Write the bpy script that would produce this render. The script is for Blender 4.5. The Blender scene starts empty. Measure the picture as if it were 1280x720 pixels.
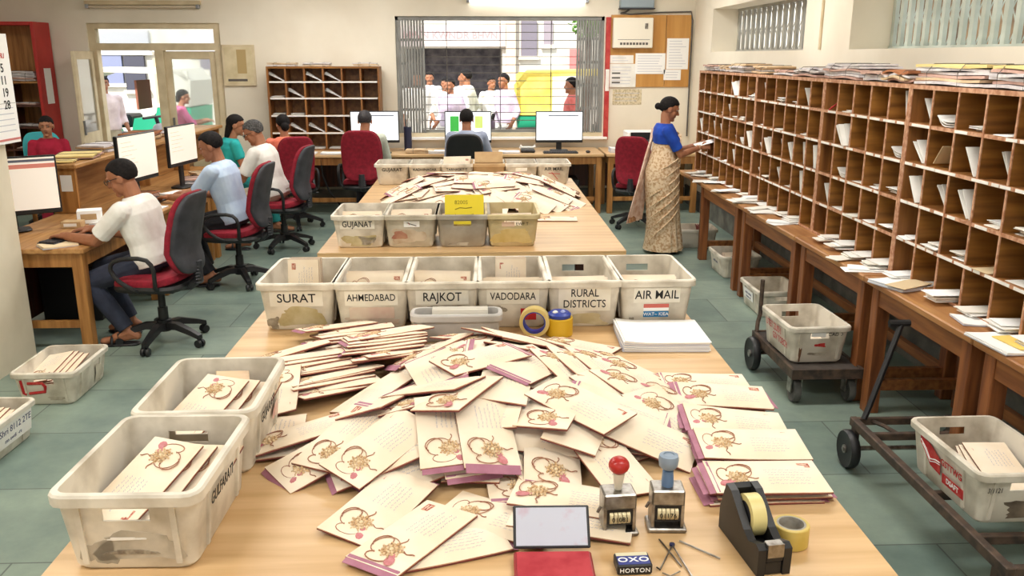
import bpy, bmesh, math, random
import numpy as np
from mathutils import Vector, Matrix
R = math.radians
PI = math.pi
random.seed(11)
SC = bpy.context.scene
COL = SC.collection

# ------------------------------------------------------------------ camera
cd = bpy.data.cameras.new('camera'); cam = bpy.data.objects.new('camera', cd); COL.objects.link(cam)
cd.sensor_width = 36.0; cd.lens = 30.29; cd.clip_start = .05; cd.clip_end = 200
cam.location = (0, 0, 1.95); cam.rotation_euler = (R(90 - 15.07), 0, R(-2.16))
SC.camera = cam
# ------------------------------------------------------------------ view, world, sun, lights
SC.view_settings.view_transform = 'Standard'; SC.view_settings.look = 'None'
SC.view_settings.exposure = 0.12; SC.view_settings.gamma = 1.0; SC.view_settings.use_curve_mapping = False
wd = bpy.data.worlds.new('sky'); SC.world = wd; wd.use_nodes = True
wd.node_tree.nodes['Background'].inputs[0].default_value = (.80, .90, 1.0, 1)
wd.node_tree.nodes['Background'].inputs[1].default_value = 2.0
def sun_lamp():
    l = bpy.data.lights.new('sun', 'SUN'); l.energy = 6.0; l.angle = R(1.5); l.color = (1, .96, .88)
    o = bpy.data.objects.new('sun', l); COL.objects.link(o); o.rotation_euler = (R(40), R(-22), 0)
def area(name, loc, rot, sx, sy, e, col=(1, 1, 1)):
    l = bpy.data.lights.new(name, 'AREA'); l.shape = 'RECTANGLE'; l.size = sx; l.size_y = sy; l.energy = e; l.color = col
    o = bpy.data.objects.new(name, l); COL.objects.link(o); o.location = loc; o.rotation_euler = rot
sun_lamp()
LC = (1.0, .98, .945)
for yy in (1.0, 4.2, 7.4, 10.2):
    for xx in (-1.9, 1.3):
        area('ceiling_light', (xx, yy, 3.12), (0, 0, 0), 1.6, .5, 36 if yy < 2 else 44, LC)
area('rear_fill_light', (-.2, -1.9, 2.0), (R(82), 0, 0), 4.0, 1.6, 34, (1, .99, .97))  # soft fill added behind the camera; the wall there has no window
area('counter_hall_light', (-5.2, 8.6, 3.12), (0, 0, 0), .8, .8, 26, LC)

# ------------------------------------------------------------------ colour + material helpers
def lin(c):
    f = lambda v: v / 12.92 if v <= .04045 else ((v + .055) / 1.055) ** 2.4
    return tuple(f(x / 255.0) for x in c) + (1.0,)
MC = {}
def mat(name, c, rough=.6, metal=0, c2=None, scale=6, stretch=(1, 1, 1), detail=4, lo=.35, hi=.65, emit=0, bump=0, spec=None, trans=0, alpha=1, wave=None, bscale=None):
    """procedural Principled material: colour c, mottled with c2 through noise"""
    if name in MC: return MC[name]
    m = bpy.data.materials.new(name); m.use_nodes = True; nt = m.node_tree; b = nt.nodes['Principled BSDF']
    b.inputs['Base Color'].default_value = lin(c); b.inputs['Roughness'].default_value = rough; b.inputs['Metallic'].default_value = metal
    if spec is not None: b.inputs['Specular IOR Level'].default_value = spec
    tc = nt.nodes.new('ShaderNodeTexCoord'); mp = nt.nodes.new('ShaderNodeMapping'); mp.inputs['Scale'].default_value = stretch
    nt.links.new(tc.outputs['Object'], mp.inputs['Vector'])
    if c2:
        nz = nt.nodes.new('ShaderNodeTexNoise'); nz.inputs['Scale'].default_value = scale; nz.inputs['Detail'].default_value = detail
        nt.links.new(mp.outputs[0], nz.inputs['Vector'])
        cr = nt.nodes.new('ShaderNodeValToRGB'); e = cr.color_ramp.elements
        e[0].position = lo; e[0].color = lin(c); e[1].position = hi; e[1].color = lin(c2)
        nt.links.new(nz.outputs['Fac'], cr.inputs[0]); nt.links.new(cr.outputs[0], b.inputs['Base Color'])
    if bump:
        nb = nt.nodes.new('ShaderNodeTexNoise'); nb.inputs['Scale'].default_value = bscale or scale * 4; nb.inputs['Detail'].default_value = 3
        nt.links.new(mp.outputs[0], nb.inputs['Vector'])
        bp = nt.nodes.new('ShaderNodeBump'); bp.inputs['Strength'].default_value = bump; bp.inputs['Distance'].default_value = .01
        nt.links.new(nb.outputs['Fac'], bp.inputs['Height']); nt.links.new(bp.outputs[0], b.inputs['Normal'])
    if emit:
        b.inputs['Emission Color'].default_value = lin(c); b.inputs['Emission Strength'].default_value = emit
    if trans: b.inputs['Transmission Weight'].default_value = trans
    if alpha < 1: b.inputs['Alpha'].default_value = alpha
    MC[name] = m
    return m
def floor_mat():
    m = bpy.data.materials.new('floor stone slabs'); m.use_nodes = True; nt = m.node_tree; b = nt.nodes['Principled BSDF']
    L = nt.links.new
    tc = nt.nodes.new('ShaderNodeTexCoord')
    br = nt.nodes.new('ShaderNodeTexBrick'); br.inputs['Scale'].default_value = 1.0; br.offset = .5
    br.inputs['Brick Width'].default_value = 1.25; br.inputs['Row Height'].default_value = .62; br.inputs['Mortar Size'].default_value = .004
    br.inputs['Color1'].default_value = lin((118, 138, 130)); br.inputs['Color2'].default_value = lin((146, 162, 150)); br.inputs['Mortar'].default_value = lin((92, 102, 98))
    L(tc.outputs['Object'], br.inputs['Vector'])
    nz = nt.nodes.new('ShaderNodeTexNoise'); nz.inputs['Scale'].default_value = 2.2; nz.inputs['Detail'].default_value = 8; nz.inputs['Roughness'].default_value = .65
    L(tc.outputs['Object'], nz.inputs['Vector'])
    cr = nt.nodes.new('ShaderNodeValToRGB'); cr.color_ramp.elements[0].position = .3; cr.color_ramp.elements[0].color = (.58, .62, .64, 1); cr.color_ramp.elements[1].position = .7; cr.color_ramp.elements[1].color = (1.12, 1.1, 1.04, 1)
    L(nz.outputs['Fac'], cr.inputs[0])
    mx = nt.nodes.new('ShaderNodeMix'); mx.data_type = 'RGBA'; mx.blend_type = 'MULTIPLY'; mx.inputs[0].default_value = 1
    L(br.outputs['Color'], mx.inputs[6]); L(cr.outputs[0], mx.inputs[7]); L(mx.outputs[2], b.inputs['Base Color'])
    b.inputs['Roughness'].default_value = .42
    return m
def wood(name, c, c2, axis=0, scale=3.0, rough=.45):
    st = [14, 14, 14]; st[axis] = 1.1
    return mat(name, c, rough, c2=c2, scale=scale, stretch=tuple(st), detail=5, lo=.36, hi=.66)

WALL = mat('cream distemper wall', (240, 232, 214), .85, c2=(228, 218, 198), scale=1.4, detail=7, lo=.35, hi=.7, bump=.05, bscale=30)
PILLAR = mat('scuffed cream pillar', (236, 226, 204), .85, c2=(206, 194, 168), scale=1.8, detail=9, lo=.42, hi=.8, bump=.08, bscale=24)
CEIL = mat('ceiling white', (235, 230, 220), .9)
LAM = wood('pale laminate', (220, 184, 136), (198, 158, 108), 0, 1.2, .32)
LAMEDGE = mat('laminate edge', (214, 176, 124), .5)
DKEDGE = wood('dark table edge', (118, 74, 42), (86, 50, 28), 0)
WOODG = wood('golden desk wood', (188, 138, 80), (150, 100, 50), 0, 2.0)
WOODGY = wood('golden desk wood lengthwise', (194, 146, 90), (158, 108, 58), 1, 2.0)
WOODGZ = wood('golden wood upright', (186, 132, 72), (144, 94, 44), 2, 2.0)
RACK = wood('rack wood', (152, 102, 50), (110, 68, 28), 1, 1.4)
RACKZ = wood('rack wood upright', (154, 102, 52), (112, 68, 30), 2, 1.4)
RACKX = wood('rack wood inner', (156, 104, 44), (108, 66, 22), 0, 1.6)
RACKEDGE = mat('worn rack edge', (206, 160, 128), .7, c2=(172, 118, 84), scale=30, lo=.4, hi=.6)
REDWOOD = wood('reddish table wood', (150, 92, 50), (104, 56, 28), 2, 2.0)
REDWOODY = wood('reddish table wood lengthwise', (156, 100, 54), (112, 64, 32), 1, 2.0)
TOPWOOD = wood('worn table top wood', (190, 140, 86), (152, 100, 56), 1, 1.5)
DARKWOOD = wood('dark brown wood', (92, 44, 26), (60, 28, 16), 2, 2.0)
CRATE = mat('scuffed white plastic', (228, 220, 204), .5, c2=(166, 154, 134), scale=6, detail=10, lo=.46, hi=.74, spec=.35)
CRATE2 = mat('stained grey plastic', (206, 197, 178), .5, c2=(146, 134, 112), scale=7, detail=8, lo=.42, hi=.8, spec=.35)
CRATE3 = mat('yellowed plastic', (214, 196, 152), .5, c2=(178, 158, 112), scale=6, detail=6, lo=.4, hi=.75, spec=.35)
GRIME = mat('grime stain', (136, 124, 106), .8, c2=(186, 176, 158), scale=16, detail=6, lo=.42, hi=.62)
PAPER = mat('white paper', (244, 241, 234), .8, c2=(232, 228, 220), scale=8)
PAPERW = mat('bright paper', (250, 249, 246), .8)
ENV = mat('cream envelope paper', (248, 234, 212), .75, c2=(240, 220, 192), scale=5)
ENVEDGE = mat('envelope paper edge', (206, 172, 138), .8, c2=(176, 128, 100), scale=30)
ENVIN = mat('envelope maroon lining and edge shade', (128, 54, 50), .8, c2=(100, 36, 38), scale=20)  # reddish lining, with the shading along the edges put into the dark red
PURP = mat('mauve flap', (186, 128, 148), .7, c2=(164, 104, 126), scale=12)
INK = mat('handwriting ink', (142, 148, 180), .8)
STAMPR = mat('brick red stamp', (172, 84, 68), .8, c2=(214, 156, 130), scale=120, lo=.45, hi=.6)
BEAD = mat('gold bead', (200, 160, 112), .4, c2=(236, 214, 176), scale=60)
THREAD = mat('braided thread', (176, 128, 98), .7, c2=(146, 88, 66), scale=80)
PETAL = mat('red petal', (186, 92, 92), .6, c2=(206, 140, 146), scale=50)
BLACKT = mat('black print', (22, 20, 20), .7)
BLACK = mat('black plastic', (26, 26, 28), .45)
BLACK2 = mat('dark grey plastic', (48, 48, 52), .5)
BACKSH = mat('charcoal chair shell', (46, 46, 52), .6, c2=(66, 66, 72), scale=9)
MAROON = mat('maroon upholstery', (150, 22, 44), .85, c2=(126, 14, 34), scale=30, bump=.15)
GREYM = mat('grey metal', (150, 152, 154), .35, .8)
STEEL = mat('worn steel', (176, 172, 166), .28, .9, c2=(120, 114, 106), scale=30)
SHUT = mat('grey painted grille', (146, 146, 142), .6, c2=(126, 126, 122), scale=5)
GRILLE = mat('pale green grille', (204, 213, 203), .6, c2=(182, 190, 178), scale=5)
GRILLEB = mat('cream grey grille', (176, 174, 164), .6, c2=(156, 152, 140), scale=5)
BAR = mat('window bar', (96, 90, 84), .6)
REDP = mat('red paint', (176, 40, 42), .6, c2=(196, 70, 62), scale=12)
REDM = mat('red marking', (190, 34, 36), .7, c2=(206, 90, 80), scale=26, lo=.5, hi=.75)
YEL = mat('yellow card', (226, 204, 44), .7)
YTAPE = mat('yellow tape', (212, 188, 104), .35, c2=(196, 168, 78), scale=14)
MUST = mat('mustard tape', (206, 164, 26), .45)
BLUE = mat('blue plastic', (34, 58, 150), .35)
CARD = mat('cardboard', (196, 164, 120), .8, c2=(180, 146, 102), scale=8)
FRAMEW = mat('cream door paint', (226, 210, 176), .6, c2=(206, 188, 152), scale=5)
GLASS = mat('pane glass', (235, 240, 240), .05, trans=.9, spec=.5)
PLY = wood('plywood board', (206, 152, 80), (188, 132, 62), 2, 1.0)
SCREEN = mat('lit screen', (226, 216, 202), .4, emit=.55)
SCREENB = mat('lit blue white screen', (238, 242, 246), .4, emit=.75)
ZONE = mat('screen band red', (196, 120, 104), .4, emit=.4)
ZONED = mat('screen band dark', (88, 92, 104), .4, emit=.3)
ZONEG = mat('screen tile green', (60, 170, 70), .4, emit=.5)
ZONEY = mat('screen tile lime', (196, 214, 120), .4, emit=.5)

# ------------------------------------------------------------------ mesh builder
class MB:
    def __init__(s): s.v = []; s.f = []; s.m = []; s.mats = []
    def mi(s, m):
        if m not in s.mats: s.mats.append(m)
        return s.mats.index(m)
    def add(s, vs, fs, m, M=None):
        b = len(s.v); k = s.mi(m)
        for v in vs:
            v = Vector(v); s.v.append(tuple(M @ v) if M is not None else tuple(v))
        for f in fs: s.f.append([b + i for i in f]); s.m.append(k)
        return s
    def box(s, lo, hi, m, bev=0, M=None):
        x0, y0, z0 = lo; x1, y1, z1 = hi
        if bev <= 0:
            return s.add([(x0, y0, z0), (x1, y0, z0), (x1, y1, z0), (x0, y1, z0), (x0, y0, z1), (x1, y0, z1), (x1, y1, z1), (x0, y1, z1)],
                [(0, 3, 2, 1), (4, 5, 6, 7), (0, 1, 5, 4), (1, 2, 6, 5), (2, 3, 7, 6), (3, 0, 4, 7)], m, M)
        bev = min(bev, (x1 - x0) * .45, (y1 - y0) * .45, (z1 - z0) * .45)
        vs = []; fs = []; ids = {}
        c = ((x0, x1), (y0, y1), (z0, z1))
        for sx in (0, 1):
            for sy in (0, 1):
                for sz in (0, 1):
                    sg = (sx, sy, sz)
                    for ax in range(3):
                        p = []
                        for k in range(3):
                            v = c[k][sg[k]]
                            if k != ax: v += bev if sg[k] == 0 else -bev
                            p.append(v)
                        ids[sg + (ax,)] = len(vs); vs.append(p)
        for ax in range(3):
            o = [k for k in range(3) if k != ax]
            for side in (0, 1):
                q = []
                for a, b in ((0, 0), (1, 0), (1, 1), (0, 1)):
                    g = [0, 0, 0]; g[ax] = side; g[o[0]] = a; g[o[1]] = b; q.append(ids[tuple(g) + (ax,)])
                flip = (side == 0) ^ (ax == 1)
                fs.append(q[::-1] if flip else q)
        for ax in range(3):
            o = [k for k in range(3) if k != ax]
            for a in (0, 1):
                for b in (0, 1):
                    g0 = [0, 0, 0]; g0[o[0]] = a; g0[o[1]] = b; g1 = list(g0); g1[ax] = 1
                    fs.append([ids[tuple(g0) + (o[0],)], ids[tuple(g0) + (o[1],)], ids[tuple(g1) + (o[1],)], ids[tuple(g1) + (o[0],)]])
        for sx in (0, 1):
            for sy in (0, 1):
                for sz in (0, 1): fs.append([ids[(sx, sy, sz, k)] for k in range(3)])
        return s.add(vs, fs, m, M)
    def loft(s, rings, m, cap0=True, cap1=True, closed=True, M=None):
        n = len(rings[0]); vs = [p for r in rings for p in r]; fs = []
        for i in range(len(rings) - 1):
            for j in range(n if closed else n - 1):
                k = (j + 1) % n
                fs.append((i * n + j, i * n + k, (i + 1) * n + k, (i + 1) * n + j))
        if cap0: fs.append(tuple(range(n))[::-1])
        if cap1: fs.append(tuple((len(rings) - 1) * n + j for j in range(n)))
        return s.add(vs, fs, m, M)
    def lathe(s, prof, m, n=20, M=None, cap0=True, cap1=True):
        return s.loft([[(r * math.cos(2 * PI * j / n), r * math.sin(2 * PI * j / n), z) for j in range(n)] for r, z in prof], m, cap0, cap1, True, M)
    def tube(s, pts, rad, m, n=8, closed=False, M=None):
        pts = [Vector(p) for p in pts]; N = len(pts); rings = []; up = None
        for i, p in enumerate(pts):
            if closed: t = pts[(i + 1) % N] - pts[i - 1]
            else: t = pts[min(i + 1, N - 1)] - pts[max(i - 1, 0)]
            t.normalize()
            if up is None:
                up = Vector((0, 0, 1)) if abs(t.z) < .9 else Vector((1, 0, 0))
            a = t.cross(up)
            if a.length < 1e-5: a = t.cross(Vector((0, 1, 0)))
            a.normalize(); b = a.cross(t).normalized(); up = b
            r = rad[i] if isinstance(rad, (list, tuple)) else rad
            rings.append([p + (a * math.cos(2 * PI * j / n) + b * math.sin(2 * PI * j / n)) * r for j in range(n)])
        if closed: rings.append(rings[0])
        return s.loft(rings, m, not closed, not closed, True, M)
    def rod(s, a, b, r, m, n=8): return s.tube([a, b], r, m, n)
    def sell(s, a, b, c, m, e1=1.0, e2=1.0, nu=20, nv=12, M=None, fn=None):
        """superellipsoid, half sizes a b c"""
        sp = lambda w, e: math.copysign(abs(w) ** e, w)
        rings = []
        for i in range(nv + 1):
            ph = -PI / 2 + PI * i / nv; ph = max(-PI / 2 + .02, min(PI / 2 - .02, ph))
            ring = []
            for j in range(nu):
                th = 2 * PI * j / nu
                p = Vector((a * sp(math.cos(ph), e1) * sp(math.cos(th), e2), b * sp(math.cos(ph), e1) * sp(math.sin(th), e2), c * sp(math.sin(ph), e1)))
                ring.append(fn(p) if fn else p)
            rings.append(ring)
        return s.loft(rings, m, True, True, True, M)
    def capsule(s, p0, r0, p1, r1, m, n=14, f0=False, f1=False):
        p0 = Vector(p0); p1 = Vector(p1); t = (p1 - p0); Lg = t.length
        if Lg < 1e-6: t = Vector((0, 0, 1))
        t.normalize(); u = Vector((0, 0, 1)) if abs(t.z) < .9 else Vector((1, 0, 0))
        a = t.cross(u).normalized(); b = a.cross(t)
        st = []
        if not f0: st += [(p0 - t * r0 * math.cos(q), r0 * math.sin(q)) for q in (.12, .5, 1.0)]
        st.append((p0, r0)); st.append((p1, r1))
        if not f1: st += [(p1 + t * r1 * math.cos(q), r1 * math.sin(q)) for q in (1.0, .5, .12)]
        return s.loft([[c + (a * math.cos(2 * PI * j / n) + b * math.sin(2 * PI * j / n)) * r for j in range(n)] for c, r in st], m)
    def mesh(s, name, smooth=False, ang=40):
        me = bpy.data.meshes.new(name); me.from_pydata(s.v, [], s.f)
        for m in s.mats: me.materials.append(m)
        me.polygons.foreach_set('material_index', s.m)
        bm = bmesh.new(); bm.from_mesh(me); bmesh.ops.recalc_face_normals(bm, faces=bm.faces); bm.to_mesh(me); bm.free()
        if smooth:
            me.polygons.foreach_set('use_smooth', [True] * len(me.polygons))
            me.set_sharp_from_angle(angle=R(ang))
        me.update()
        return me
    def build(s, name, parent=None, smooth=False, ang=40, loc=None, rot=None):
        o = bpy.data.objects.new(name, s.mesh(name, smooth, ang)); COL.objects.link(o)
        if parent is not None: o.parent = parent
        if loc is not None: o.location = loc
        if rot is not None: o.rotation_euler = rot
        return o
def tag(o, label, cat, group=None, kind=None):
    o['label'] = label; o['category'] = cat
    if group: o['group'] = group
    if kind: o['kind'] = kind
    return o
def thing(name, label, cat, loc=(0, 0, 0), rz=0, group=None):
    o = bpy.data.objects.new(name, None); COL.objects.link(o); o.location = loc; o.rotation_euler = (0, 0, rz)
    return tag(o, label, cat, group)
def struct(name, mb, smooth=False):
    o = mb.build(name, None, smooth); o['kind'] = 'structure'; return o
KIDS = {}
def kids(o):
    return [c for c in bpy.data.objects if c.parent is o]
def copy_tree(o, parent=None, ch=None):
    c = o.copy(); COL.objects.link(c)
    if parent is not None: c.parent = parent
    for k in (ch if ch is not None else kids(o)): copy_tree(k, c)
    return c
def text_mb(txt, size, m, M, bold=.012, spacing=1.0, sx=1.0, thick=.0006):
    """lettering as a thin mesh, centred, lying in local XY of M"""
    cu = bpy.data.curves.new('t', 'FONT'); cu.body = txt; cu.size = size; cu.align_x = 'CENTER'; cu.align_y = 'CENTER'; cu.offset = bold * size; cu.extrude = thick; cu.space_character = spacing; cu.resolution_u = 3
    o = bpy.data.objects.new('t', cu); COL.objects.link(o)
    bpy.context.view_layer.update()
    me = bpy.data.meshes.new_from_object(o.evaluated_get(bpy.context.evaluated_depsgraph_get()))
    mb = MB(); mb.add([(v.co.x * sx, v.co.y, v.co.z) for v in me.vertices], [list(p.vertices) for p in me.polygons], m, M)
    bpy.data.objects.remove(o); bpy.data.curves.remove(cu); bpy.data.meshes.remove(me)
    return mb
def frame(o, x, z):
    """matrix with local x, local z axes and origin"""
    x = Vector(x).normalized(); z = Vector(z).normalized(); y = z.cross(x).normalized(); x = y.cross(z)
    return Matrix.Translation(Vector(o)) @ Matrix((x, y, z)).transposed().to_4x4()
ORD = ['zeroth', 'first', 'second', 'third', 'fourth', 'fifth', 'sixth', 'seventh', 'eighth', 'ninth', 'tenth', 'eleventh', 'twelfth', 'thirteenth', 'fourteenth', 'fifteenth', 'sixteenth', 'seventeenth', 'eighteenth', 'nineteenth', 'twentieth', 'twenty-first', 'twenty-second', 'twenty-third', 'twenty-fourth', 'twenty-fifth', 'twenty-sixth', 'twenty-seventh', 'twenty-eighth', 'twenty-ninth']
# ================================================================== THE SETTING
BW = 11.75; RW = 2.85
struct('floor', MB().box((-6.4, -3.2, -.1), (3.2, 12.0, 0), floor_mat()))
struct('ceiling', MB().box((-6.4, -3.2, 3.2), (3.2, 12.0, 3.35), CEIL))
b = MB()
DX0, DX1, DZ = -5.03, -3.34, 2.36
WX0, WX1, WZ0, WZ1 = -1.08, 1.66, .90, 2.45
b.box((-6.4, BW, 0), (DX0, 12.0, 3.2), WALL); b.box((DX0, BW, DZ), (DX1, 12.0, 3.2), WALL); b.box((DX1, BW, 0), (WX0, 12.0, 3.2), WALL)
b.box((WX0, BW, 0), (WX1, 12.0, WZ0), WALL); b.box((WX0, BW, WZ1), (WX1, 12.0, 3.2), WALL); b.box((WX1, BW, 0), (3.2, 12.0, 3.2), WALL)
struct('wall_back', b)
b = MB()
AY0, AY1, BY0, BY1 = 7.75, 10.85, 2.6, 6.78
b.box((RW, -3.2, 0), (3.2, BW, 2.0), WALL)
b.box((RW, AY1, 2.0), (3.2, BW, 3.2), WALL); b.box((RW, BY1, 2.0), (3.2, AY0, 3.2), WALL); b.box((RW, -3.2, 2.0), (3.2, BY0, 3.2), WALL)
b.box((RW, AY0, 2.5), (3.2, AY1, 3.2), WALL); b.box((RW, BY0, 2.75), (3.2, BY1, 3.2), WALL)
struct('wall_right', b)
tag(MB().box((5.4, -3.2, -.2), (5.6, 13, 4.4), mat('tan neighbouring wall', (132, 104, 72), .8, c2=(84, 64, 44), scale=3, lo=.4, hi=.65)).build('neighbour_house_wall'), 'tan neighbouring wall seen through the high grilles on the right', 'wall', None, 'structure')
struct('wall_left', MB().box((-3.45, -3.2, 0), (-3.0, 5.62, 3.2), PILLAR))
struct('wall_left_hall', MB().box((-6.55, -3.2, 0), (-6.4, 12.0, 3.2), WALL))
struct('wall_front', MB().box((-6.4, -3.3, 0), (3.2, -3.1, 3.2), WALL))
b = MB(); b.box((RW - .02, -3.0, 0), (RW - .001, BW - .01, .22), mat('grey dado stone', (120, 118, 108), .6, c2=(84, 82, 76), scale=6)); b.box((RW - .026, -3.0, .22), (RW - .001, BW - .01, .245), BAR)
struct('baseboard_right', b)
struct('baseboard_back', MB().box((-3.3, BW - .02, 0), (RW - .03, BW - .001, .2), mat('grey skirting stone', (120, 118, 108), .6, c2=(84, 82, 76), scale=6)))
# right-hand high windows: collapsible grilles in the recesses
def grille(name, y0, y1, z0, z1, x, n, m, w, diag):
    g = MB(); st = (y1 - y0) / n
    for i in range(n + 1):
        y = y0 + i * st
        g.box((x, y - w / 2, z0), (x + .03, y + w / 2, z1), m)
        if diag and i < n:
            k = int((z1 - z0) / .22) + 1
            for j in range(k):
                za = z0 + j * .22; zb = min(za + .22, z1)
                g.tube([(x + .035, y, za), (x + .035, y + st, zb)], .0045, m, 4); g.tube([(x + .043, y + st, za), (x + .043, y, zb)], .0045, m, 4)
    g.box((x - .01, y0 - .02, z0 - .03), (x + .05, y1 + .02, z0), m); g.box((x - .01, y0 - .02, z1 - .03), (x + .05, y1 + .02, z1), m)
    return g
struct('window_2', grille('g', AY0 + .03, AY1 - .03, 2.02, 2.5, 3.16, 17, GRILLEB, .06, True))
struct('window_3', grille('g', BY0 + .03, BY1 - .03, 2.02, 2.74, 3.16, 34, GRILLE, .045, True))
# back window
w = MB()
w.box((WX0, 11.76, WZ0), (WX1, 11.95, WZ0 + .05), FRAMEW); w.box((WX0, 11.78, WZ1 - .05), (WX1, 11.9, WZ1), SHUT)
w.box((WX0, 11.78, WZ0 + .05), (WX0 + .035, 11.9, WZ1), SHUT); w.box((WX1 - .035, 11.78, WZ0 + .05), (WX1, 11.9, WZ1), SHUT)
wf = struct('window_1', w)
w = MB()
for k in range(14): w.box((WX0 + .3, 11.86, WZ0 + .1 + k * .104), (WX1 - .3, 11.872, WZ0 + .109 + k * .104), BAR)
for x in (-.42, .29, .97): w.rod((x, 11.88, WZ0 + .05), (x, 11.88, WZ1 - .05), .006, BAR, 6)
w.box((WX0 + .3, 11.85, WZ0 + .05), (WX1 - .3, 11.88, WZ0 + .09), SHUT)
o = w.build('window_bars', wf)
w = MB().box((WX0 + .1, 11.66, WZ0 - .035), (WX1 + .06, 11.80, WZ0 - .001), PAPERW, .005); w.build('window_sill', wf)
def folded_grille(x0, x1, lab):
    t = thing('folding_grille', lab, 'grille', (x0, 11.80, WZ0 + .05))
    n = 9; st = (x1 - x0) / n; H = WZ1 - WZ0 - .1
    for i in range(n):
        g = MB(); x = i * st
        g.box((x, -.018, 0), (x + st * .82, .012, H), SHUT, .004); g.build('channel', t)
    g = MB()
    for z in (.25, .55, .85, 1.15): 
        for i in range(n - 1): g.rod((i * st + st * .3, .02, z), ((i + 1) * st + st * .3, .02, z + .1), .006, SHUT, 4)
    g.build('lattice_strip', t)
folded_grille(WX0 + .04, WX0 + .38, 'grey folding steel grille pushed open at the left side of the back window')
folded_grille(WX1 - .36, WX1 - .04, 'grey folding steel grille pushed open at the right side of the back window')
g = MB(); g.box((1.675, 11.70, .86), (1.735, 11.75, 2.44), REDP); g.box((1.68, 11.695, 1.5), (1.73, 11.70, 1.78), PAPER)
o = struct('trim_1', g)
# door
d = MB(); FY0, FY1 = 11.78, 11.90
d.box((DX0, FY0, 0), (DX0 + .09, FY1, DZ), FRAMEW); d.box((DX1 - .09, FY0, 0), (DX1, FY1, DZ), FRAMEW); d.box((DX0 + .09, FY0, DZ - .07), (DX1 - .09, FY1, DZ), FRAMEW)
d.box((DX0 + .09, FY0, 2.02), (DX1 - .09, FY1, 2.11), FRAMEW); d.box((-4.21, FY0, 0), (-4.10, FY1, 2.02), FRAMEW)
dr = struct('door_1', d)
MB().box((DX0 + .09, 11.84, 2.11), (DX1 - .09, 11.846, DZ - .07), GLASS).build('transom_pane', dr)
def leaf(t, w, h):
    l = MB(); l.box((0, -.02, 0), (.085, .02, h), FRAMEW, .004); l.box((w - .085, -.02, 0), (w, .02, h), FRAMEW, .004)
    l.box((.085, -.02, h - .1), (w - .085, .02, h), FRAMEW, .004); l.box((.085, -.02, .86), (w - .085, .02, 1.0), FRAMEW, .004); l.box((.085, -.012, .12), (w - .085, .012, .86), FRAMEW); l.box((.085, -.02, 0), (w - .085, .02, .12), FRAMEW)
    l.build('leaf_frame', t)
    MB().box((.085, -.003, 1.0), (w - .085, .003, h - .1), GLASS).build('pane', t)
t = thing('door_leaf', 'cream half-glazed door leaf swung open into the hall at the left', 'door', (-5.0, 11.74, .01), R(-86)); leaf(t, .66, 2.0)
h = MB(); h.box((.60, .02, .98), (.63, .045, 1.16), GREYM, .004); h.rod((.615, .045, 1.07), (.55, .06, 1.07), .008, GREYM); h.build('handle', t)
t = thing('door_leaf', 'cream half-glazed door leaf standing shut at the right of the doorway', 'door', (-4.10, 11.83, .01), 0); leaf(t, .67, 2.0)
h = MB(); h.box((.04, -.045, .95), (.065, -.02, 1.15), GREYM, .004); h.build('handle', t)

# ================================================================== THE STREET OUTSIDE
struct('street_ground', MB().box((-16, 12.02, -.15), (14, 40, -.001), mat('street asphalt', (150, 146, 140), .9, c2=(176, 170, 160), scale=3)))
FAC = mat('sunlit facade plaster', (222, 216, 204), .9, c2=(204, 194, 180), scale=2)
fb = MB()
fb.box((-14, 20.5, 0), (-1.75, 22, 6.5), FAC); fb.box((-1.75, 20.5, 2.12), (.55, 22, 6.5), FAC); fb.box((.55, 20.5, 0), (12, 22, 6.5), FAC)
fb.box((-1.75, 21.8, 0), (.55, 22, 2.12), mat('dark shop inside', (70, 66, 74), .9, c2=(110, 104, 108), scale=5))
fo = tag(fb.build('street_building'), 'sunlit pale shop building across the street outside the window', 'building')
f = MB(); f.box((-1.85, 20.36, 2.16), (.62, 20.499, 2.62), mat('faded shop sign board', (232, 216, 208), .8, c2=(206, 186, 186), scale=9)); so = f.build('shop_sign', fo)
text_mb('MWN KWNDR BHVN', .22, mat('faded sign lettering', (196, 150, 150), .8), frame((-.62, 20.352, 2.4), (1, 0, 0), (0, -1, 0)), .02).build('lettering', so)
f = MB(); f.box((.63, 20.3, 0), (.85, 20.49, 5), mat('shop pillar', (214, 190, 170), .9)); f.build('pillar', fo)
for x0, x1, z0, z1, c in ((.98, 1.34, 1.95, 2.72, (120, 112, 122)), (1.5, 1.7, 2.2, 2.72, (150, 138, 146)), (2.1, 2.36, 1.5, 2.1, (206, 120, 116)), (-8.5, -8.05, 1.35, 2.0, (128, 132, 160)), (-8.0, -7.55, 1.2, 1.95, (70, 68, 80)), (-7.35, -7.0, .9, 1.9, (214, 190, 150)), (-6.3, -5.6, 1.2, 1.9, (130, 122, 128)), (-5.35, -4.9, 1.3, 1.9, (150, 140, 148)), (-8.8, -7.4, 2.05, 2.5, (190, 186, 190)), (-6.5, -4.7, 2.05, 2.5, (206, 196, 196))):
    f = MB(); f.box((x0, 20.42, z0), (x1, 20.5, z1), mat('facade window %d' % c[2] + str(c[0]), c, .7)); f.box((x0 - .06, 20.40, z0 - .08), (x1 + .06, 20.5, z0), FAC); f.build('window', fo)
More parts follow.
